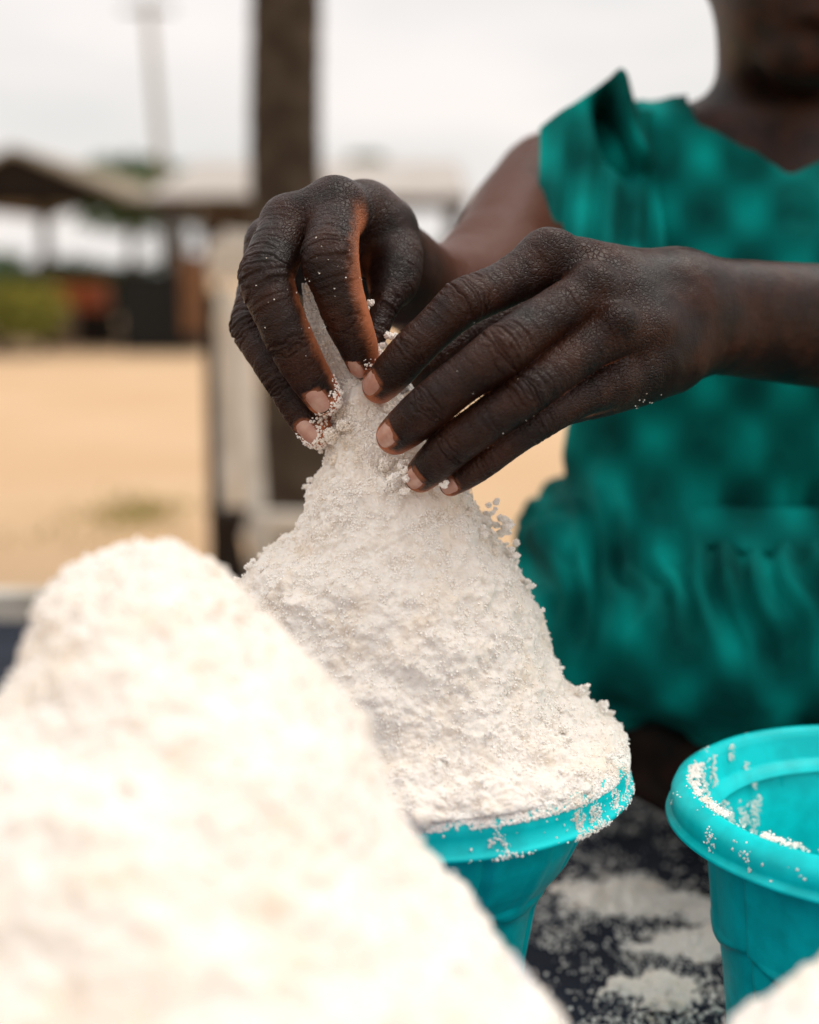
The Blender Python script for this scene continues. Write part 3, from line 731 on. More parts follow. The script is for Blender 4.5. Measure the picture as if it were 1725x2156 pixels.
Pa = np.stack([c2[0]+rr*np.cos(a), c2[1]+rr*np.sin(a), c2[2]+.0004+0*a], 1); k = g.random(2600) < np.clip((vnoise(Pa, .018, 3)+.5*vnoise(Pa, .005, 6)-.12+.5*np.exp(-((a-3.45)/.22)**2))*2, .03, 1); Pa = Pa[k]
a = g.uniform(2.2, 3.4, 5000); z = -g.uniform(0, .05, 5000); rr = np.interp(-z, [0, .004, .012, .03, .06], [.0955, .0943, .093, .0825, .0775])
Pb = np.stack([c2[0]+rr*np.cos(a), c2[1]+rr*np.sin(a), c2[2]+z], 1); k = vnoise(np.stack([a*.1, a*0, z*.35], 1), .006, 8)+.4*vnoise(Pb, .004, 2) > .62-.5*g.random(5000)**3; Pb = Pb[k]
PP = np.concatenate([P1, Pa, Pb])
tag(crystals('salt_grains', PP, np.random.default_rng(2).uniform(.0003, .0012, len(PP)), seed=10), 'salt grains smeared on the rim and inside of the empty right bucket', 'salt grains', kind='stuff')
a = g.uniform(-2.3, .3, 260); z = -g.uniform(.028, .07, 260); rr = np.interp(-z, [.028, .045, .06, .07], [.086, .081, .071, .062])
Pw = np.stack([c1[0]+rr*np.cos(a), c1[1]+rr*np.sin(a), c1[2]+z], 1); k = vnoise(Pw, .012, 4) > .1
tag(crystals('salt_grains', Pw[k], np.random.default_rng(3).uniform(.0005, .0013, k.sum()), seed=11), 'few salt specks on the shaded wall of the central bucket', 'salt grains', kind='stuff')

# spilled salt on the tarpaulin between the buckets
def gpt(px, py):
    d = (CAM_Z-TOP)/math.sin(math.atan((py-1078)/FPX)+PITCH)*math.cos(math.atan((py-1078)/FPX)); return at(px, py, d)
A_ = gpt(1325, 1862); B_ = gpt(1500, 1960); C_ = gpt(1420, 2070)
nx, ny = 300, 300
ex = np.linspace(A_[0]-.09, A_[0]+.15, nx); ey = np.linspace(A_[1]-.17, A_[1]+.13, ny)
gx, gy = np.meshgrid(ex, ey, indexing='ij'); gx = gx.ravel(); gy = gy.ravel()
def dens(x, y):
    d = np.zeros_like(x)
    for c, a, b_, w in ((A_, .052, .030, 1.25), (B_, .050, .034, 1.0), (C_, .040, .032, .85), (gpt(1480, 1880), .04, .03, .8), (gpt(1400, 2140), .045, .02, .6)):
        d = np.maximum(d, w*np.exp(-((x-c[0])/a)**2-((y-c[1])/b_)**2))
    return d
Q = np.stack([gx, gy, 0*gx], 1); dn = dens(gx, gy)
h = .009*(dn-.46)+.0024*fbm(Q, .014, 3, 61)+.0022*fbm(Q, .0045, 3, 62)
h -= .004*(gy < C_[1]+.035)*(gx > A_[0]+.02)
Q[:, 2] = tarp_z(gx, gy)+np.maximum(h, -.004)
I = np.arange(nx*ny).reshape(nx, ny); Fq = np.stack([I[:-1, :-1], I[1:, :-1], I[1:, 1:], I[:-1, 1:]], -1).reshape(-1, 4)
keep = (h[Fq] > -.0015).any(1); Fq = Fq[keep]
used, inv = np.unique(Fq, return_inverse=True)
tag(obj_np('spilled_salt', Q[used], inv.reshape(-1, 4), M['salt']), 'spilled drift of salt on the dark tarpaulin between the turquoise buckets', 'spilled salt', kind='stuff')
g = np.random.default_rng(17); n = 170000
x = g.uniform(A_[0]-.22, A_[0]+.5, n); y = g.uniform(A_[1]-.25, A_[1]+.55, n)
Q = np.stack([x, y, 0*x], 1); pr = np.clip(dens(x, y)*1.5, 0, 1)**1.5*.9+np.clip(fbm(Q, .05, 3, 7)-.15, 0, 1)*.55*np.exp(-((y-A_[1])/.28)**2)+.012
k = g.random(n) < pr; x, y = x[k], y[k]; s = g.uniform(.0004, .0012, len(x))*g.choice([1, 1, 1, 1, 1.9], len(x))
tag(crystals('salt_grains', np.stack([x, y, tarp_z(x, y)+s*.35], 1), s, seed=12), 'salt grains scattered over the dark tarpaulin', 'salt grains', kind='stuff')
P, s = clumps([gpt(1385, 1516)+[0, 0, .004], gpt(1400, 1640)+[0, 0, .003], gpt(1240, 1720)+[0, 0, .002]], [.0052, .002, .002], 60, 8)
tag(crystals('salt_lumps', P, s, seed=13), 'single small lump of salt lying on the tarpaulin behind the buckets', 'salt lump', kind='stuff')
# ------------------------------------------------------------------ the person
class Finger:
    def __init__(s, ctrl, D, jp=None, jd=None, nail=None, name='', seed=0, tipw=1.0, pal=(95, 128), to=0.0, wr=1.0):
        P = np.array([[*at(a, b, c), rad(r, c)] for a, b, c, r in ctrl])
        s.n_per = max(2, 30//(len(P)-1))
        S = spline(P, 30); s.p = S[:, :3]; s.r = S[:, 3]; s.D = cdir(*D)
        seg = np.linalg.norm(np.diff(s.p, axis=0), axis=1); s.s = np.concatenate([[0], np.cumsum(seg)]); s.L = s.s[-1]
        s.T = np.gradient(s.p, axis=0); s.T /= np.linalg.norm(s.T, axis=1, keepdims=True)
        s.sp = s.s[jp*s.n_per] if jp else None; s.sd = s.s[jd*s.n_per] if jd else None
        s.nail = nail; s.seed = seed; s.tipw = tipw; s.pal = pal; s.to = to; s.wr = wr
    def frame(s, i):
        T = s.T[i]; D = s.D-(T@s.D)[..., None]*T if T.ndim > 1 else s.D-(T@s.D)*T
        D = D/np.linalg.norm(D, axis=-1, keepdims=True); return T, D, np.cross(T, D)
    def coords(s, V):
        best = np.full(len(V), 9.); bi = np.zeros(len(V), int); bt = np.zeros(len(V))
        for i in range(len(s.p)-1):
            a, b = s.p[i], s.p[i+1]; ab = b-a; t = np.clip((V-a)@ab/(ab@ab), 0, 1)
            d = np.linalg.norm(V-a-t[:, None]*ab, axis=1)-(s.r[i]+(s.r[i+1]-s.r[i])*t)
            m = d < best; best[m] = d[m]; bi[m] = i; bt[m] = t[m]
        T0, D0, B0 = s.frame(bi)
        c = s.p[bi]+(s.p[bi+1]-s.p[bi])*bt[:, None]; v = V-c
        ss = s.s[bi]+(s.s[bi+1]-s.s[bi])*bt
        end = (bi == len(s.p)-2) & (bt >= 1); ss = ss+np.where(end, (v*T0).sum(1), 0)
        phi = np.arctan2((v*B0).sum(1), (v*D0).sum(1))
        return best, ss, phi

def sstep(a, b, x): t = np.clip((x-a)/(b-a), 0, 1); return t*t*(3-2*t)

def build_hand(ax, palm, fingers, arm, kf=.006, kp=.010, ksk=.0016, mcp=None, warm=0, palmsets=None):
    g = Grid(*ax); F0 = g.new()
    for ctrl, k in palm:
        P = np.array([at(a, b, c) for a, b, c, r in ctrl]); rr = [rad(r, c) for a, b, c, r in ctrl]
        put(g, F0, P, rr, k)
    out = F0.copy()
    for f in fingers:
        lo = (f.p-f.r[:, None]).min(0)-.012; hi = (f.p+f.r[:, None]).max(0)+.012; sl = g.sub(lo, hi)
        P = np.meshgrid(*[a[q] for a, q in zip(g.ax, sl)], indexing='ij', sparse=True); d = None
        for i in range(len(f.p)-1):
            e = seg_d(P, f.p[i], f.p[i+1], f.r[i], f.r[i+1]); d = e if d is None else np.minimum(d, e)
        cand = smin(F0[sl], d.astype(np.float32), kf)
        out[sl] = np.minimum(out[sl], cand)
    V, Fq = surface_nets(out, g.ax)
    V = relax(V, Fq, 3, .5)
    N = vnormals(V, Fq)
    # orientation: outward
    tone = np.zeros(len(V)); crack = np.zeros(len(V)); h = np.zeros(len(V))
    D = np.full(len(V), 9.); own = np.full(len(V), -1)
    Cs = []
    for k, f in enumerate(fingers):
        lo = (f.p-f.r[:, None]).min(0)-.02; hi = (f.p+f.r[:, None]).max(0)+.02
        m = np.where(((V > lo) & (V < hi)).all(1))[0]
        b_, s_, ph = f.coords(V[m]); Cs.append((m, b_, s_, ph))
        q = b_ < D[m]; D[m[q]] = b_[q]; own[m[q]] = k
    for k, f in enumerate(fingers):
        m, b_, s_, ph = Cs[k]; q = own[m] == k; m, b_, s_, ph = m[q], b_[q], s_[q], ph[q]
        w = 1-sstep(.001, .004, b_)
        dorsal = 1-sstep(R(55), R(88), np.abs(ph)); Vm = V[m]
        wob = .0011*vnoise(Vm, .006, 40+f.seed)+.0005*vnoise(Vm, .0025, 41+f.seed)
        hh = np.zeros(len(m)); rs_ = np.random.default_rng(f.seed)
        if f.sp is not None:
            for o in (-.0100, -.0072, -.0048, -.0026, -.0004, .0022, .0046, .0074):
                o2 = o+rs_.uniform(-.0006, .0006); cur = .0035*np.sign(o2)*(np.abs(o2)/.008+.25)
                x = s_-f.sp-o2-cur*-1*(ph-rs_.uniform(-.3, .3))**2*.55+wob
                lw = rs_.uniform(.00038, .00062); dp = rs_.uniform(.00045, .00105)*(1 if abs(o) < .006 else .65)
                br = .55+.45*vnoise(np.stack([ph*.004, s_*0+o, s_*0], 1), .0035, 7+f.seed)
                hh -= dp*np.exp(-(x/lw)**2)*dorsal*np.clip(br*1.4, 0, 1)
            hh += .0010*np.exp(-((s_-f.sp)/.0065)**2)*dorsal
        if f.sd is not None:
            for o in (-.0042, -.0020, 0.0002, .0024):
                o2 = o+rs_.uniform(-.0004, .0004)
                x = s_-f.sd-o2+.0012*(ph-rs_.uniform(-.2, .2))**2*np.sign(o2)+wob
                hh -= rs_.uniform(.00035, .00065)*np.exp(-(x/.00042)**2)*dorsal
        hh *= f.wr
        # fine transverse lines
        q3 = np.stack([s_+wob, ph*.0035, np.zeros_like(s_)+f.seed], 1)
        hh += (.00030*vnoise(q3*[1, .30, 1], .0015, 9+f.seed)+.00008*vnoise(q3*[1, .6, 1], .0006, 19+f.seed))*(.35+.65*dorsal)*(1-.6*sstep(f.L-.012, f.L-.004, s_))
        # faint palmar creases
        if f.sd is not None:
            for o in (f.sd, f.sp if f.sp is not None else f.sd):
                hh -= .0006*np.exp(-((s_-o-.001)/.0008)**2)*sstep(R(95), R(125), np.abs(ph))
        tn = sstep(R(f.pal[0]), R(f.pal[1]), np.abs(ph-f.to)-R(34)*(1-sstep(.25*f.L, .75*f.L, s_))*(f.to > 0)+.14*vnoise(Vm, .006, 3)+.08*vnoise(Vm, .002, 4))
        tip = sstep(f.L-.0045, f.L+.0015, s_+.0012*vnoise(Vm, .004, 5))*f.tipw
        side = sstep(f.L-.016, f.L-.002, s_)*sstep(R(45), R(85), np.abs(ph))*f.tipw
        tn = np.maximum(tn, np.maximum(tip, side))
        if f.nail:
            a_, b2, sc, pc = f.nail; rr = f.r[-1]
            u = (s_-(f.L+sc))/a_; v = (ph-pc)*rr/b2; q_ = (np.abs(u)**2.6+np.abs(v)**2.6)**(1/2.6)
            near = np.abs(ph) < R(110)
            hh += np.where(near, -.0011*(1-sstep(.80, 1.02, q_))+.00035*np.exp(-((q_-1.16)/.10)**2)*(u < .5)-.00025*np.exp(-((q_-1.02)/.045)**2), 0)
            tn = np.maximum(tn, np.where(near, .55*(1-sstep(1.0, 1.28, q_)), 0))
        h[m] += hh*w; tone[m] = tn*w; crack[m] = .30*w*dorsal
    pm = own < 0
    # back of hand: crack mask around knuckles
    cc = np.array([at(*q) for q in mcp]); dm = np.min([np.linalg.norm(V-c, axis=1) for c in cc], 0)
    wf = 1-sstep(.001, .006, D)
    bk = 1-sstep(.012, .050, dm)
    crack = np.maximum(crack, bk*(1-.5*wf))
    h += bk*.00010*(worley(V, .0030, 12)-.5)*2*(1-wf)+.00025*fbm(V, .012, 3, 5)*(1-wf)
    V = V+N*h[:, None]
    wm = np.full(len(V), 0.)+warm if np.isscalar(warm) else warm(V)
    return V, Fq, tone, crack, wm

# hand on the right of the picture
FB = [
 Finger([(1150, 548, .700, 60), (1065, 598, .688, 50), (975, 640, .676, 50), (917, 690, .674, 45), (868, 737, .674, 45), (828, 783, .680, 43), (800, 812, .688, 38)], (-.12, .18, .97), 2, 4, (.0064, .0058, -.0030, .12), seed=1, wr=1.35),
 Finger([(1245, 615, .683, 56), (1150, 670, .668, 52), (1055, 742, .655, 56), (980, 795, .655, 51), (908, 852, .658, 50), (862, 893, .666, 47), (832, 918, .674, 40)], (-.10, .12, .98), 2, 4, (.0066, .0060, -.0030, .10), seed=2, wr=1.35),
 Finger([(1290, 695, .680, 54), (1190, 765, .668, 50), (1100, 833, .660, 50), (1020, 890, .660, 47), (952, 940, .664, 46), (912, 978, .670, 42), (886, 1002, .678, 35)], (-.05, .05, .99), 2, 4, (.0060, .0054, -.0026, .05), seed=3, wr=1.35),
 Finger([(1290, 800, .690, 50), (1205, 845, .676, 42), (1125, 895, .668, 38), (1070, 935, .668, 34), (1020, 976, .670, 31), (975, 1006, .675, 28), (950, 1020, .680, 25)], (-.0, -.08, .99), 2, 4, (.0050, .0042, -.0022, .0), seed=4, wr=1.2),
 Finger([(1240, 610, .760, 58), (1130, 640, .758, 52), (1010, 690, .742, 46), (900, 760, .728, 42), (830, 800, .718, 36)], (-.3, .5, .8), None, 3, None, seed=5, tipw=.2, pal=(150, 178)),
]
palmB = [
 ([(1150, 548, .700, 58), (1235, 565, .706, 62), (1320, 588, .716, 68), (1430, 606, .732, 70)], .006),
 ([(1245, 612, .688, 56), (1330, 628, .705, 60), (1430, 650, .728, 70)], .009),
 ([(1290, 692, .684, 54), (1360, 690, .702, 62), (1440, 690, .730, 68)], .009),
 ([(1290, 795, .694, 50), (1370, 755, .712, 66), (1440, 715, .735, 64)], .009),
 ([(1400, 752, .726, 80), (1330, 790, .712, 68), (1240, 832, .698, 52), (1190, 856, .690, 40)], .012),
 ([(1400, 650, .752, 80), (1290, 660, .748, 78), (1200, 690, .735, 66)], .012),
 ([(1290, 730, .725, 80), (1200, 760, .705, 60)], .012),
 ([(1250, 590, .676, 34), (1258, 588, .677, 32)], .006), ([(1298, 672, .670, 32), (1306, 672, .671, 30)], .006), ([(1160, 524, .694, 40), (1170, 524, .695, 38)], .006),
 ([(1258, 592, .680, 16), (1340, 600, .6955, 11), (1430, 628, .715, 11)], .004), ([(1306, 674, .674, 15), (1370, 672, .690, 11), (1440, 672, .714, 10)], .004), ([(1170, 522, .694, 16), (1290, 545, .703, 12), (1400, 575, .720, 11)], .004),
 ([(1395, 745, .703, 10), (1450, 700, .7185, 9), (1500, 690, .727, 9), (1530, 720, .735, 8)], .0025),
]
armB = [
 ([(1430, 606, .732, 70), (1500, 616, .745, 72), (1610, 628, .765, 77), (1730, 640, .788, 84), (2000, 690, .86, 110), (2120, 700, .91, 130)], .016),
 ([(1435, 662, .734, 70), (1500, 664, .748, 74), (1610, 675, .770, 80), (1730, 690, .792, 86), (2000, 720, .865, 110), (2120, 720, .91, 130)], .016),
 ([(1425, 725, .738, 66), (1500, 716, .750, 68), (1610, 725, .772, 76), (1730, 735, .798, 82), (2000, 745, .87, 108), (2120, 730, .91, 130)], .016),
 ([(2120, 715, .91, 132), (2110, 600, .98, 135), (2030, 400, 1.06, 125)], .02),
]
def wx(a, d): return (a-862.5)/FPX*d
axB = [graded(wx(740, .70), .62, wx(745, .69), wx(1500, .72), .00060, .004),
       graded(.60, 1.16, .605, .745, .00062, .0045),
       graded(at(0, 1100, .7)[2], at(0, 150, 1.06)[2], at(0, 1065, .68)[2], at(0, 470, .72)[2], .00060, .004)]
t0 = time.time()
B = build_hand(axB, palmB+armB, FB, None, mcp=[(1150, 530, .690), (1240, 590, .672), (1290, 680, .668), (1290, 760, .672)], warm=0.0)
print('hand B', len(B[0]), time.time()-t0)

# hand on the left of the picture
FA = [
 Finger([(705, 442, .708, 58), (700, 498, .690, 57), (698, 550, .680, 59), (713, 615, .680, 53), (732, 672, .684, 49), (752, 722, .690, 43), (764, 760, .696, 35)], (-.42, -.02, .90), 2, 4, (.0062, .0044, -.0002, .10), seed=11, pal=(50, 112), to=.30, wr=1.9),
 Finger([(612, 475, .706, 56), (580, 532, .692, 57), (564, 590, .682, 58), (585, 657, .678, 53), (616, 727, .680, 51), (648, 785, .686, 46), (681, 836, .692, 39)], (-.28, -.02, .95), 2, 4, (.0066, .0056, -.0024, .12), seed=12, pal=(62, 118), to=.30, wr=1.9),
 Finger([(566, 505, .726, 46), (545, 595, .726, 42), (531, 688, .716, 41), (566, 752, .708, 42), (604, 815, .706, 40), (638, 872, .706, 38), (666, 909, .706, 36)], (-.40, -.02, .90), 2, 4, (.0060, .0050, -.0022, .12), seed=13, pal=(72, 120), to=.25, wr=1.9),
 Finger([(585, 550, .755, 40), (560, 640, .755, 36), (575, 720, .745, 34), (620, 800, .735, 32), (668, 870, .728, 29), (690, 905, .724, 26)], (-.6, 0, .6), 2, 4, None, seed=14),
 Finger([(800, 520, .752, 62), (834, 548, .735, 55), (828, 596, .727, 48), (809, 638, .718, 33), (795, 684, .713, 29), (779, 725, .709, 27), (770, 745, .708, 24)], (.75, -.1, .55), 3, 5, None, seed=15, tipw=.3, pal=(125, 160)),
]
palmA = [
 ([(705, 442, .708, 60), (762, 455, .735, 66), (815, 500, .765, 70), (838, 560, .80, 76)], .010),
 ([(612, 475, .708, 56), (700, 480, .742, 64), (780, 530, .780, 70), (838, 570, .80, 76)], .010),
 ([(568, 508, .726, 44), (660, 530, .755, 58), (760, 570, .785, 66), (838, 585, .80, 72)], .010),
 ([(585, 552, .752, 40), (680, 590, .770, 54), (780, 610, .795, 62), (838, 592, .805, 72)], .010),
 ([(770, 452, .742, 64), (805, 492, .745, 74), (822, 540, .742, 64), (826, 590, .732, 50)], .012),
 ([(705, 442, .708, 60), (660, 455, .706, 50), (612, 475, .708, 54)], .010),
]
armA = [
 ([(838, 575, .80, 80), (872, 600, .82, 95), (930, 628, .845, 116), (1000, 640, .875, 124), (1040, 610, .905, 128)], .016),
 ([(1000, 620, .875, 112), (1050, 575, .91, 124), (1110, 480, .985, 132), (1165, 410, 1.045, 132), (1225, 392, 1.08, 126)], .02),
]
axA = [graded(wx(480, .72), .20, wx(484, .72), wx(898, .745), .00060, .004),
       graded(.62, 1.16, .63, .745, .00062, .0045),
       graded(at(0, 1000, .72)[2], at(0, 150, 1.06)[2], at(0, 955, .71)[2], at(0, 368, .73)[2], .00060, .004)]
t0 = time.time()
A = build_hand(axA, palmA+armA, FA, None, mcp=[(705, 410, .700), (612, 440, .698), (700, 480, .69), (575, 500, .70)],
               warm=lambda V: sstep(.775, .84, V[:, 1]))
print('hand A', len(A[0]), time.time()-t0)

# torso, neck, head, legs
TX, TY = .272, 1.065
g = Grid(np.arange(-.02, .60, .0045), np.arange(.80, 1.36, .0045), np.arange(TOP-.02, 1.66, .0045)); F_ = g.new()
Z0 = CAM_Z
put(g, F_, [(.150, TY+.01, Z0+.062), (TX, TY+.02, Z0+.085), (.394, TY+.01, Z0+.062)], [.046, .052, .046], .02)
put_ell(g, F_, (TX, TY+.005, Z0-.03), (.150, .085, .125), .03)
put_ell(g, F_, (TX, TY+.005, Z0-.13), (.130, .070, .12), .02)
put_ell(g, F_, (TX, TY+.04, TOP+.13), (.160, .105, .12), .02)
put(g, F_, [(TX, TY+.02, Z0+.06), (TX+.003, TY+.01, Z0+.12), (TX-.002, TY-.004, Z0+.18)], [.060, .050, .049], .02)
HX, HY, HZ = TX-.006, TY-.030, Z0+.238
put_ell(g, F_, (HX, HY+.02, HZ+.02), (.074, .090, .092), .01)
put_ell(g, F_, (HX, HY-.02, HZ-.045), (.054, .062, .068), .025)
put_ell(g, F_, (HX, HY-.052, HZ-.098), (.026, .024, .020), .02)
put(g, F_, [(HX, HY-.078, HZ+.015), (HX, HY-.098, HZ-.025)], [.009, .014], .012)
for sx_ in (-1, 1):
    put(g, F_, [(HX+sx_*.011, HY-.088, HZ-.028), (HX+sx_*.013, HY-.086, HZ-.028)], [.009, .008], .006)
    put_ell(g, F_, (HX+sx_*.074, HY+.018, HZ-.005), (.009, .018, .028), .006)
    put(g, F_, [(HX+sx_*.014, HY-.072, HZ+.032), (HX+sx_*.045, HY-.058, HZ+.032)], [.010, .009], .01)
put(g, F_, [(HX-.022, HY-.070, HZ-.062), (HX, HY-.083, HZ-.058), (HX+.022, HY-.070, HZ-.062)], [.006, .0085, .006], .006)
put(g, F_, [(HX-.020, HY-.068, HZ-.074), (HX, HY-.081, HZ-.074), (HX+.020, HY-.068, HZ-.074)], [.006, .0095, .006], .005)
# folded legs
kL = at(1195, 1440, 1.03); kR = np.array([.50, 1.0, TOP+.12])
put(g, F_, [(TX-.07, TY+.06, TOP+.12), (.155, 1.04, TOP+.15), kL], [.075, .052, .050], .02)
put(g, F_, [kL, (.20, .985, TOP+.075), (.30, .97, TOP+.05)], [.050, .045, .032], .015)
put(g, F_, [(.30, .97, TOP+.05), (.345, .95, TOP+.032)], [.03, .024], .01)
put(g, F_, [(TX+.07, TY+.06, TOP+.12), (.42, 1.05, TOP+.13), kR], [.085, .070, .052], .02)
put(g, F_, [kR, (.40, 1.08, TOP+.06), (.27, 1.10, TOP+.045)], [.050, .045, .035], .015)
V, Fq = surface_nets(F_, g.ax); V = relax(V, Fq, 4)
T = (V, Fq, np.zeros(len(V)), np.zeros(len(V)), np.zeros(len(V)))
def join(parts):
    o = 0; Vs, Fs, a, b, c = [], [], [], [], []
    for p in parts:
        Vs.append(p[0]); Fs.append(p[1]+o); a.append(p[2]); b.append(p[3]); c.append(p[4]); o += len(p[0])
    return np.concatenate(Vs), np.concatenate(Fs), np.concatenate(a), np.concatenate(b), np.concatenate(c)
pe = empty('person', (TX, TY+.05, TOP)); tag(pe, 'seated person in a sleeveless teal patterned dress pinching the salt heap with both hands', 'person')
V, Fq, tn, cr, wm = join([A, B, T])
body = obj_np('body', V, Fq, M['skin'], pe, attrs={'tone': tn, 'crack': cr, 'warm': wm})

# nails
def nail(f, grime=True):
    a_, b2, sc, pc = f.nail; n = 22
    T_, D_, B_ = f.frame(len(f.p)-1); end = f.p[-1]; rr = f.r[-1]
    ref = -sc
    u, v = np.meshgrid(np.linspace(-1, 1, n), np.linspace(-1, 1, n), indexing='ij')
    # square to superellipse
    m = np.maximum(np.abs(u), np.abs(v)); nn = (np.abs(u)**2.8+np.abs(v)**2.8)**(1/2.8)+1e-9; k = m/nn
    U, W_ = u*k, v*k
    ds = sc+U*a_; ph = pc+W_*b2/rr
    r_local = np.interp(f.L+np.minimum(ds, 0), f.s, f.r)
    hh = np.sqrt(np.maximum(r_local**2-(np.maximum(ds, 0)*.72)**2, 1e-8))
    edge = np.clip(1-m, 0, 1)
    hh = hh-.00062+.0007*np.sqrt(np.clip(1-m**2, 0, 1))*.9+.0002
    Pp = []
    i_ = np.interp(f.L+np.minimum(ds, 0), f.s, np.arange(len(f.p)))
    cx = np.stack([np.interp(i_, np.arange(len(f.p)), f.p[:, d]) for d in range(3)], -1)
    cx = cx+np.maximum(ds, 0)[..., None]*T_
    Pt = cx+(np.cos(ph)*hh)[..., None]*D_+(np.sin(ph)*hh)[..., None]*B_
    Nn = np.cos(ph)[..., None]*D_+np.sin(ph)[..., None]*B_
    V = np.concatenate([Pt.reshape(-1, 3), (Pt-Nn*.0005).reshape(-1, 3)])
    I = np.arange(n*n).reshape(n, n)
    top = np.stack([I[:-1, :-1], I[1:, :-1], I[1:, 1:], I[:-1, 1:]], -1).reshape(-1, 4)
    bot = top[:, ::-1]+n*n
    ring = np.concatenate([I[0, :], I[1:, -1], I[-1, -2::-1], I[-2:0:-1, 0]]); rn = np.roll(ring, -1)
    side = np.stack([ring, rn, rn+n*n, ring+n*n], 1)
    o = obj_np('fingernail', V, np.concatenate([top, bot, side]), M['nail'], pe)
    # thin dark line under the free edge
    j = np.linspace(.62, 1.0, 4); rim_ = I[-1, 3:-3]; E = V[rim_]+T_*.0004-Nn[-1, 3:-3]*.0005
    mb = MB(); mb.tube(list(E), .00034, 6); mb.build('nail_grime', M['nail_edge'], o, True) if grime else None
    return o
for f in FB+FA:
    if f.nail: nail(f)
print('person body done')
# bruise on the left index nail
f = FA[0]; T_, D_, B_ = f.frame(len(f.p)-1)

# salt grains on the skin
g_ = np.random.default_rng(77); Pk = []; Sk = []
def skin_grains(Vh, centre, radius, n, lo, hi, seed):
    gg = np.random.default_rng(seed); d = np.linalg.norm(Vh-np.array(centre), axis=1); i = np.where((d < radius))[0]
    if not len(i): return
    w = (1-d[i]/radius)**1.0; j = gg.choice(i, n, p=w/w.sum()); Pk.append(Vh[j]+gg.normal(size=(n, 3))*.0002); Sk.append(gg.uniform(lo, hi, n))
VA, VB = A[0], B[0]
skin_grains(VA, at(706, 852, .690), .0105, 190, .0003, .0012, 1)
skin_grains(VA, at(700, 815, .690), .0075, 50, .0006, .0011, 2)
skin_grains(VA, at(660, 935, .700), .0105, 260, .0003, .0011, 3)
skin_grains(VA, at(650, 905, .700), .0080, 60, .0005, .0010, 4)
skin_grains(VA, at(672, 880, .700), .0060, 60, .0006, .0012, 4)
skin_grains(VA, at(560, 620, .670), .035, 30, .0002, .00055, 5)
skin_grains(VA, at(690, 560, .665), .025, 22, .0002, .0006, 6)
skin_grains(VA, at(775, 765, .690), .0060, 24, .0005, .0011, 7)
skin_grains(VB, at(1350, 840, .705), .012, 12, .0004, .0008, 8)
skin_grains(VB, at(1000, 760, .650), .050, 14, .0002, .0005, 9)
tag(crystals('salt_grains', np.concatenate(Pk), np.concatenate(Sk), seed=15), 'tiny salt grains sticking to the fingertips and knuckles', 'salt grains', kind='stuff')

# eyes, hair
mb_e = mat('eye', (.6, .58, .55), .2, .5)
for sx_ in (-1, 1):
    me = bpy.data.meshes.new('eye'); import bmesh
    bm = bmesh.new(); bmesh.ops.create_uvsphere(bm, u_segments=20, v_segments=12, radius=.0125); bm.to_mesh(me); bm.free(); me.materials.append(mb_e)
    me.polygons.foreach_set('use_smooth', [True]*len(me.polygons))
    o = bpy.data.objects.new('eye', me); COL.objects.link(o); o.parent = pe
    o.location = Vector((HX+sx_*.030, HY-.058, HZ+.014))-pe.location
g2 = Grid(np.arange(HX-.13, HX+.13, .004), np.arange(HY-.12, HY+.16, .004), np.arange(HZ-.1, HZ+.16, .004)); Fh = g2.new()
put_ell(g2, Fh, (HX, HY+.032, HZ+.036), (.083, .092, .094), .01)
Vh, Fh_ = surface_nets(Fh, g2.ax); Nh = vnormals(Vh, Fh_); Vh = Vh+Nh*(.003*fbm(Vh, .012, 3, 2))[:, None]
obj_np('hair', Vh, Fh_, M['hair'], pe)

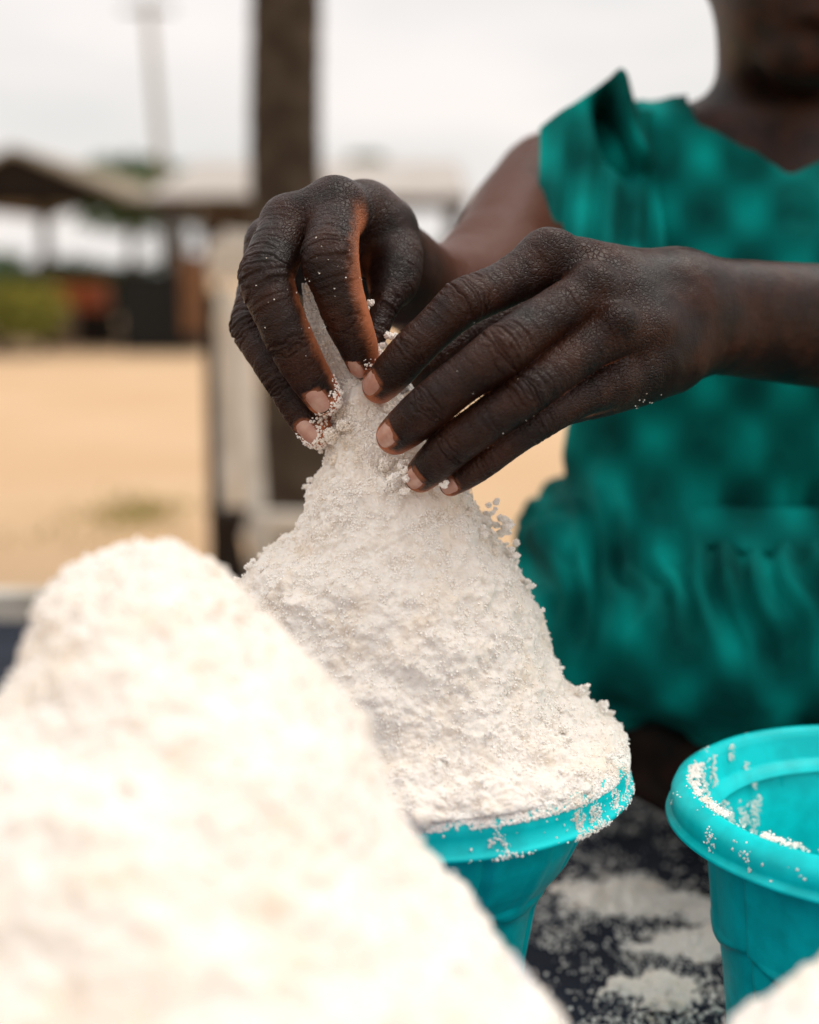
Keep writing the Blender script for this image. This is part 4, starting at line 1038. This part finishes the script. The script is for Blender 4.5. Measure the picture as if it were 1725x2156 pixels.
# ------------------------------------------------------------------ dress
def dress_mat():
    m = bpy.data.materials.new('dress_cloth'); m.use_nodes = True; n = m.node_tree.nodes; l = m.node_tree.links.new
    p = n['Principled BSDF']; tc = n.new('ShaderNodeTexCoord'); sp = n.new('ShaderNodeSeparateXYZ')
    wn = n.new('ShaderNodeTexNoise'); wn.inputs['Scale'].default_value = 9; wn.inputs['Detail'].default_value = 2
    va = n.new('ShaderNodeVectorMath'); va.operation = 'MULTIPLY_ADD'; va.inputs[1].default_value = (.016, .016, .016)
    l(tc.outputs['Object'], wn.inputs['Vector']); l(wn.outputs['Color'], va.inputs[0]); l(tc.outputs['Object'], va.inputs[2]); l(va.outputs[0], sp.inputs[0])
    def M_(op, a, b=None, c=None):
        q = n.new('ShaderNodeMath'); q.operation = op
        for i, v in enumerate((a, b, c)):
            if v is None: continue
            if isinstance(v, (int, float)): q.inputs[i].default_value = v
            else: l(v, q.inputs[i])
        return q.outputs[0]
    X = M_('MULTIPLY', sp.outputs['X'], 2*math.pi/.060); Z = M_('MULTIPLY', sp.outputs['Z'], 2*math.pi/.078)
    c = M_('MULTIPLY', M_('COSINE', X), M_('COSINE', Z))            # staggered ovals in a lighter net
    s = M_('MULTIPLY_ADD', c, .5, .5)
    r = n.new('ShaderNodeValToRGB'); e = r.color_ramp.elements
    e[0].position = .0; e[0].color = (.0, .28, .25, 1); e[1].position = 1.0; e[1].color = (.0, .046, .042, 1)
    k = e.new(.28); k.color = (.0, .175, .157, 1); k = e.new(.62); k.color = (.0, .082, .074, 1)
    l(s, r.inputs['Fac'])
    t = n.new('ShaderNodeTexNoise'); t.inputs['Scale'].default_value = 28; t.inputs['Detail'].default_value = 4
    x = n.new('ShaderNodeMix'); x.data_type = 'RGBA'; x.inputs['B'].default_value = (.0, .135, .12, 1)
    mr = n.new('ShaderNodeMapRange'); mr.inputs['From Min'].default_value = .42; mr.inputs['From Max'].default_value = .62; mr.inputs['To Max'].default_value = .5
    l(tc.outputs['Object'], t.inputs['Vector']); l(t.outputs['Fac'], mr.inputs['Value']); l(mr.outputs[0], x.inputs['Factor']); l(r.outputs['Color'], x.inputs['A'])
    l(x.outputs['Result'], p.inputs['Base Color']); p.inputs['Roughness'].default_value = .9; p.inputs['Specular IOR Level'].default_value = .08
    return m
M['dress'] = dress_mat()
g3 = Grid(np.arange(-.04, .62, .0035), np.arange(.80, 1.34, .004), np.arange(TOP-.01, Z0+.16, .0035)); Fd = g3.new(); e_ = .009
put(g3, Fd, [(.150, TY+.01, Z0+.062), (TX, TY+.02, Z0+.080), (.394, TY+.01, Z0+.062)], [.046+e_, .052+e_, .046+e_], .02)
put_ell(g3, Fd, (TX, TY+.005, Z0-.03), (.150+e_, .085+e_, .125+e_), .03)
put_ell(g3, Fd, (TX, TY+.005, Z0-.13), (.146+e_, .082+e_, .13+e_), .02)
put_ell(g3, Fd, (TX, TY+.04, TOP+.16), (.195, .14, .15), .02)
# lap and hem of the skirt
put(g3, Fd, [(TX-.07, TY+.04, TOP+.145), (.165, 1.02, TOP+.175), (.135, .985, TOP+.165)], [.10, .088, .066], .03)
put(g3, Fd, [(TX+.07, TY+.04, TOP+.145), (.40, .99, TOP+.165), (.50, .97, TOP+.14)], [.10, .085, .07], .03)
put(g3, Fd, [(.152, .970, TOP+.166), (.29, .912, TOP+.172), (.47, .905, TOP+.168)], [.058, .070, .070], .012)
X, Y, Z = np.meshgrid(*g3.ax, indexing='ij', sparse=True)
dx = np.abs(X-TX+.008)
cut = (Z0+.064+np.clip(dx, 0, .05)*.72)-Z            # negative above the V
cut = np.maximum(cut, dx-.062-.0*Z)                  # only around the neck
cut = np.where(Y > TY+.06, .05, cut)
Fd = np.maximum(Fd, -cut.astype(np.float32))
armcut = (.098-X)+0*Y+0*Z; armcut = np.where(Z < Z0-.13, -1, armcut); Fd = np.maximum(Fd, np.broadcast_to(armcut, Fd.shape).astype(np.float32))
armcut = (X-.448)+0*Y+0*Z; armcut = np.where(Z < Z0-.13, -1, armcut); Fd = np.maximum(Fd, np.broadcast_to(armcut, Fd.shape).astype(np.float32))
V, Fq = surface_nets(Fd, g3.ax); V = relax(V, Fq, 2); N = vnormals(V, Fq)
low = 1-sstep(TOP+.20, TOP+.30, V[:, 2])
up_ = sstep(Z0-.12, Z0-.02, V[:, 2])
ang = np.arctan2(V[:, 1]-TY, V[:, 0]-TX)
fold = low*(.015*vnoise(np.stack([V[:, 0]*1.0+V[:, 2]*.6, V[:, 1]*.5, V[:, 2]*.4], 1), .034, 3)+.004*vnoise(V*[1, 1, .5], .014, 4)+.007*sstep(TOP+.15, TOP+.235, V[:, 2])*np.sin(V[:, 0]*330+4*vnoise(V, .05, 8))) + (1-low)*(.0045*vnoise(V*[1, 1, .45], .032, 6)+.002*vnoise(V*[1, 1, .6], .012, 8))
V = V+N*fold[:, None]
dr = obj_np('dress', V, Fq, M['dress'], pe)
# peplum frill at the waist and ruffle on the shoulder
def sheet(fn, nu, nv, name, parent, th=.0016):
    u, v = np.meshgrid(np.linspace(0, 1, nu), np.linspace(0, 1, nv), indexing='ij'); P = fn(u.ravel(), v.ravel())
    I = np.arange(nu*nv).reshape(nu, nv); Fq = np.stack([I[:-1, :-1], I[1:, :-1], I[1:, 1:], I[:-1, 1:]], -1).reshape(-1, 4)
    o = obj_np(name, P, Fq, M['dress'], parent); s_ = o.modifiers.new('thick', 'SOLIDIFY'); s_.thickness = th; return o
def peplum(u, v):
    a = math.pi*(1.02+u*.98); pl = .5+.5*np.sin(u*2*math.pi*13+1.3*np.sin(u*17))
    rx = .154+v*.006+pl*v*.006; ry = .098+v*.030+pl*v*.012
    z = Z0-.162-v*.026+.003*np.sin(u*23)*v
    return np.stack([TX+rx*np.cos(a), TY+.005+ry*np.sin(a), z], 1)
sheet(peplum, 240, 8, 'frill', dr)
def ruffle(side):
    def fn(u, v):
        # strip from front of the armhole over the shoulder to the back, standing off
        a = R(-50)+u*R(200); cx = TX-side*.150; cy, cz = TY+.005, Z0+.062
        rr = .060+v*.028+.010*v*np.sin(u*19+2)
        return np.stack([cx-side*(.002+v*.018)+.008*np.sin(u*25)*v+side*.022*(1-v), cy-np.cos(a)*rr, cz+np.sin(a)*rr*.92], 1)
    return fn
sheet(ruffle(-1), 120, 12, 'ruffle', dr)
# pinched cap of the left strap, with a deep fold
def peak(u, v):
    a0, a1, b0, b1 = at(1136, 272, .962), at(1372, 232, 1.01), at(1140, 600, .895), at(1400, 560, .95)
    e0 = (1-v)[:, None]*a0+v[:, None]*b0; e1 = (1-v)[:, None]*a1+v[:, None]*b1
    P = (1-u)[:, None]*e0+u[:, None]*e1
    w = np.clip(1-np.abs(u-.62)/np.where(u < .62, .62, .22), 0, 1)**1.0*np.clip(1-v*3.2, 0, 1)
    P[:, 2] += w*.030; P[:, 0] += w*.004
    P[:, 1] -= .022*np.sin(np.clip(u, 0, 1)*math.pi)*(1-.5*v)
    # deep diagonal fold
    q = (u-(.44+.42*v/.55*1.0)); ln = np.exp(-((v-.22)/.17)**2)
    P[:, 1] += .11*ln*np.exp(-(q/.11)**2)
    P[:, 1] -= .022*ln*np.exp(-((q-.20)/.07)**2)
    P[:, 1] += .005*np.sin(u*26+v*5)*(.4+v)
    return P
sheet(peak, 60, 60, 'shoulder_fold', dr)

# ------------------------------------------------------------------ clear plastic bag gathered round the salt
def film_mat():
    m = bpy.data.materials.new('clear_film'); m.use_nodes = True; n = m.node_tree.nodes; l = m.node_tree.links.new
    p = n['Principled BSDF']; out = n['Material Output']; p.inputs['Base Color'].default_value = (.72, .70, .67, 1); p.inputs['Roughness'].default_value = .25
    t = n.new('ShaderNodeBsdfTransparent'); mx = n.new('ShaderNodeMixShader'); tc = n.new('ShaderNodeTexCoord')
    no = n.new('ShaderNodeTexNoise'); no.inputs['Scale'].default_value = 300; no.inputs['Detail'].default_value = 5
    mr = n.new('ShaderNodeMapRange'); mr.inputs['From Min'].default_value = .40; mr.inputs['From Max'].default_value = .62; mr.inputs['To Min'].default_value = .22; mr.inputs['To Max'].default_value = .80
    l(tc.outputs['Object'], no.inputs['Vector']); l(no.outputs['Fac'], mr.inputs['Value']); l(mr.outputs[0], mx.inputs[0]); l(t.outputs[0], mx.inputs[1]); l(p.outputs[0], mx.inputs[2]); l(mx.outputs[0], out.inputs['Surface'])
    return m
M['film'] = film_mat()
FL = np.array([(596, 636, 662, .716), (640, 640, 700, .714), (690, 648, 790, .712), (740, 664, 820, .712), (790, 688, 850, .712), (860, 704, 900, .714), (940, 696, 950, .717), (1020, 690, 985, .721), (1110, 700, 992, .727), (1180, 720, 985, .731)], float)
nu, nv = 90, 96
vv = np.linspace(0, len(FL)-1, nv); V = []
for v in vv:
    row = [np.interp(v, np.arange(len(FL)), FL[:, k]) for k in range(4)]
    c = at((row[1]+row[2])/2, row[0], row[3]); r = rad((row[2]-row[1])/2, row[3])
    for k in range(nu):
        a = 2*math.pi*k/nu; fl = 1+.06*math.sin(a*7+v*.8)+.04*math.sin(a*13-v)
        V.append(c+np.array([math.cos(a)*r*fl, math.sin(a)*r*.55*fl, 0]))
V = np.array(V); I = np.arange(nu*nv).reshape(nv, nu); J = np.roll(I, -1, 1)
Fq = np.stack([I[:-1], J[:-1], J[1:], I[1:]], -1).reshape(-1, 4)
pb = obj_np('plastic_bag', V, Fq, M['film']); tag(pb, 'clear plastic bag mouth gathered between the fingers around the salt', 'plastic bag')
# packed salt showing in the mouth of the bag
LVb = [(600, 645, 652, .714), (640, 646, 668, .7135), (680, 655, 690, .713), (720, 668, 740, .712), (760, 684, 790, .712), (800, 700, 822, .712), (850, 712, 850, .712), (900, 715, 870, .714)]
Vb, Fb, Nb = heap(LVb, 150, 150, 55, [(.010, .0012, 'f'), (.0035, .0012, 'w'), (.0018, .0006, 'w')], Yb=.6)
P, s = grow(Vb, Nb, 3500, .0004, .0012, 61)
tag(crystals('salt_grains', P, s, seed=18), 'salt grains on the packed salt in the bag mouth', 'salt grains', kind='stuff')
tag(obj_np('salt_neck', Vb, Fb, M['salt']), 'narrow neck of packed salt held in the bag mouth between two fingers', 'salt', kind='stuff')
up = [(772, 640, .705, 10), (771, 655, .705, 9), (818, 714, .706, 13), (806, 728, .703, 13), (826, 704, .708, 9), (800, 742, .700, 9), (1040, 1056, .722, 9), (1036, 1078, .722, 8), (1030, 1100, .722, 13), (1052, 1106, .724, 13), (1072, 1106, .725, 9), (1014, 1108, .722, 12), (1074, 1160, .726, 9), (1088, 1183, .727, 3), (1106, 1222, .73, 8), (1114, 1232, .73, 4), (921, 915, .672, 8), (908, 922, .672, 6), (934, 1020, .668, 6), (843, 758, .7, 6)]
P, s = clumps([at(a, b_, c) for a, b_, c, d in up], [rad(d, c) for a, b_, c, d in up], 240, 9, (.0005, .0012))
tag(crystals('salt_crumbs', P, s, seed=16), 'stray crumbs of salt caught between the fingers and on the bag edge', 'salt crumbs', kind='stuff')
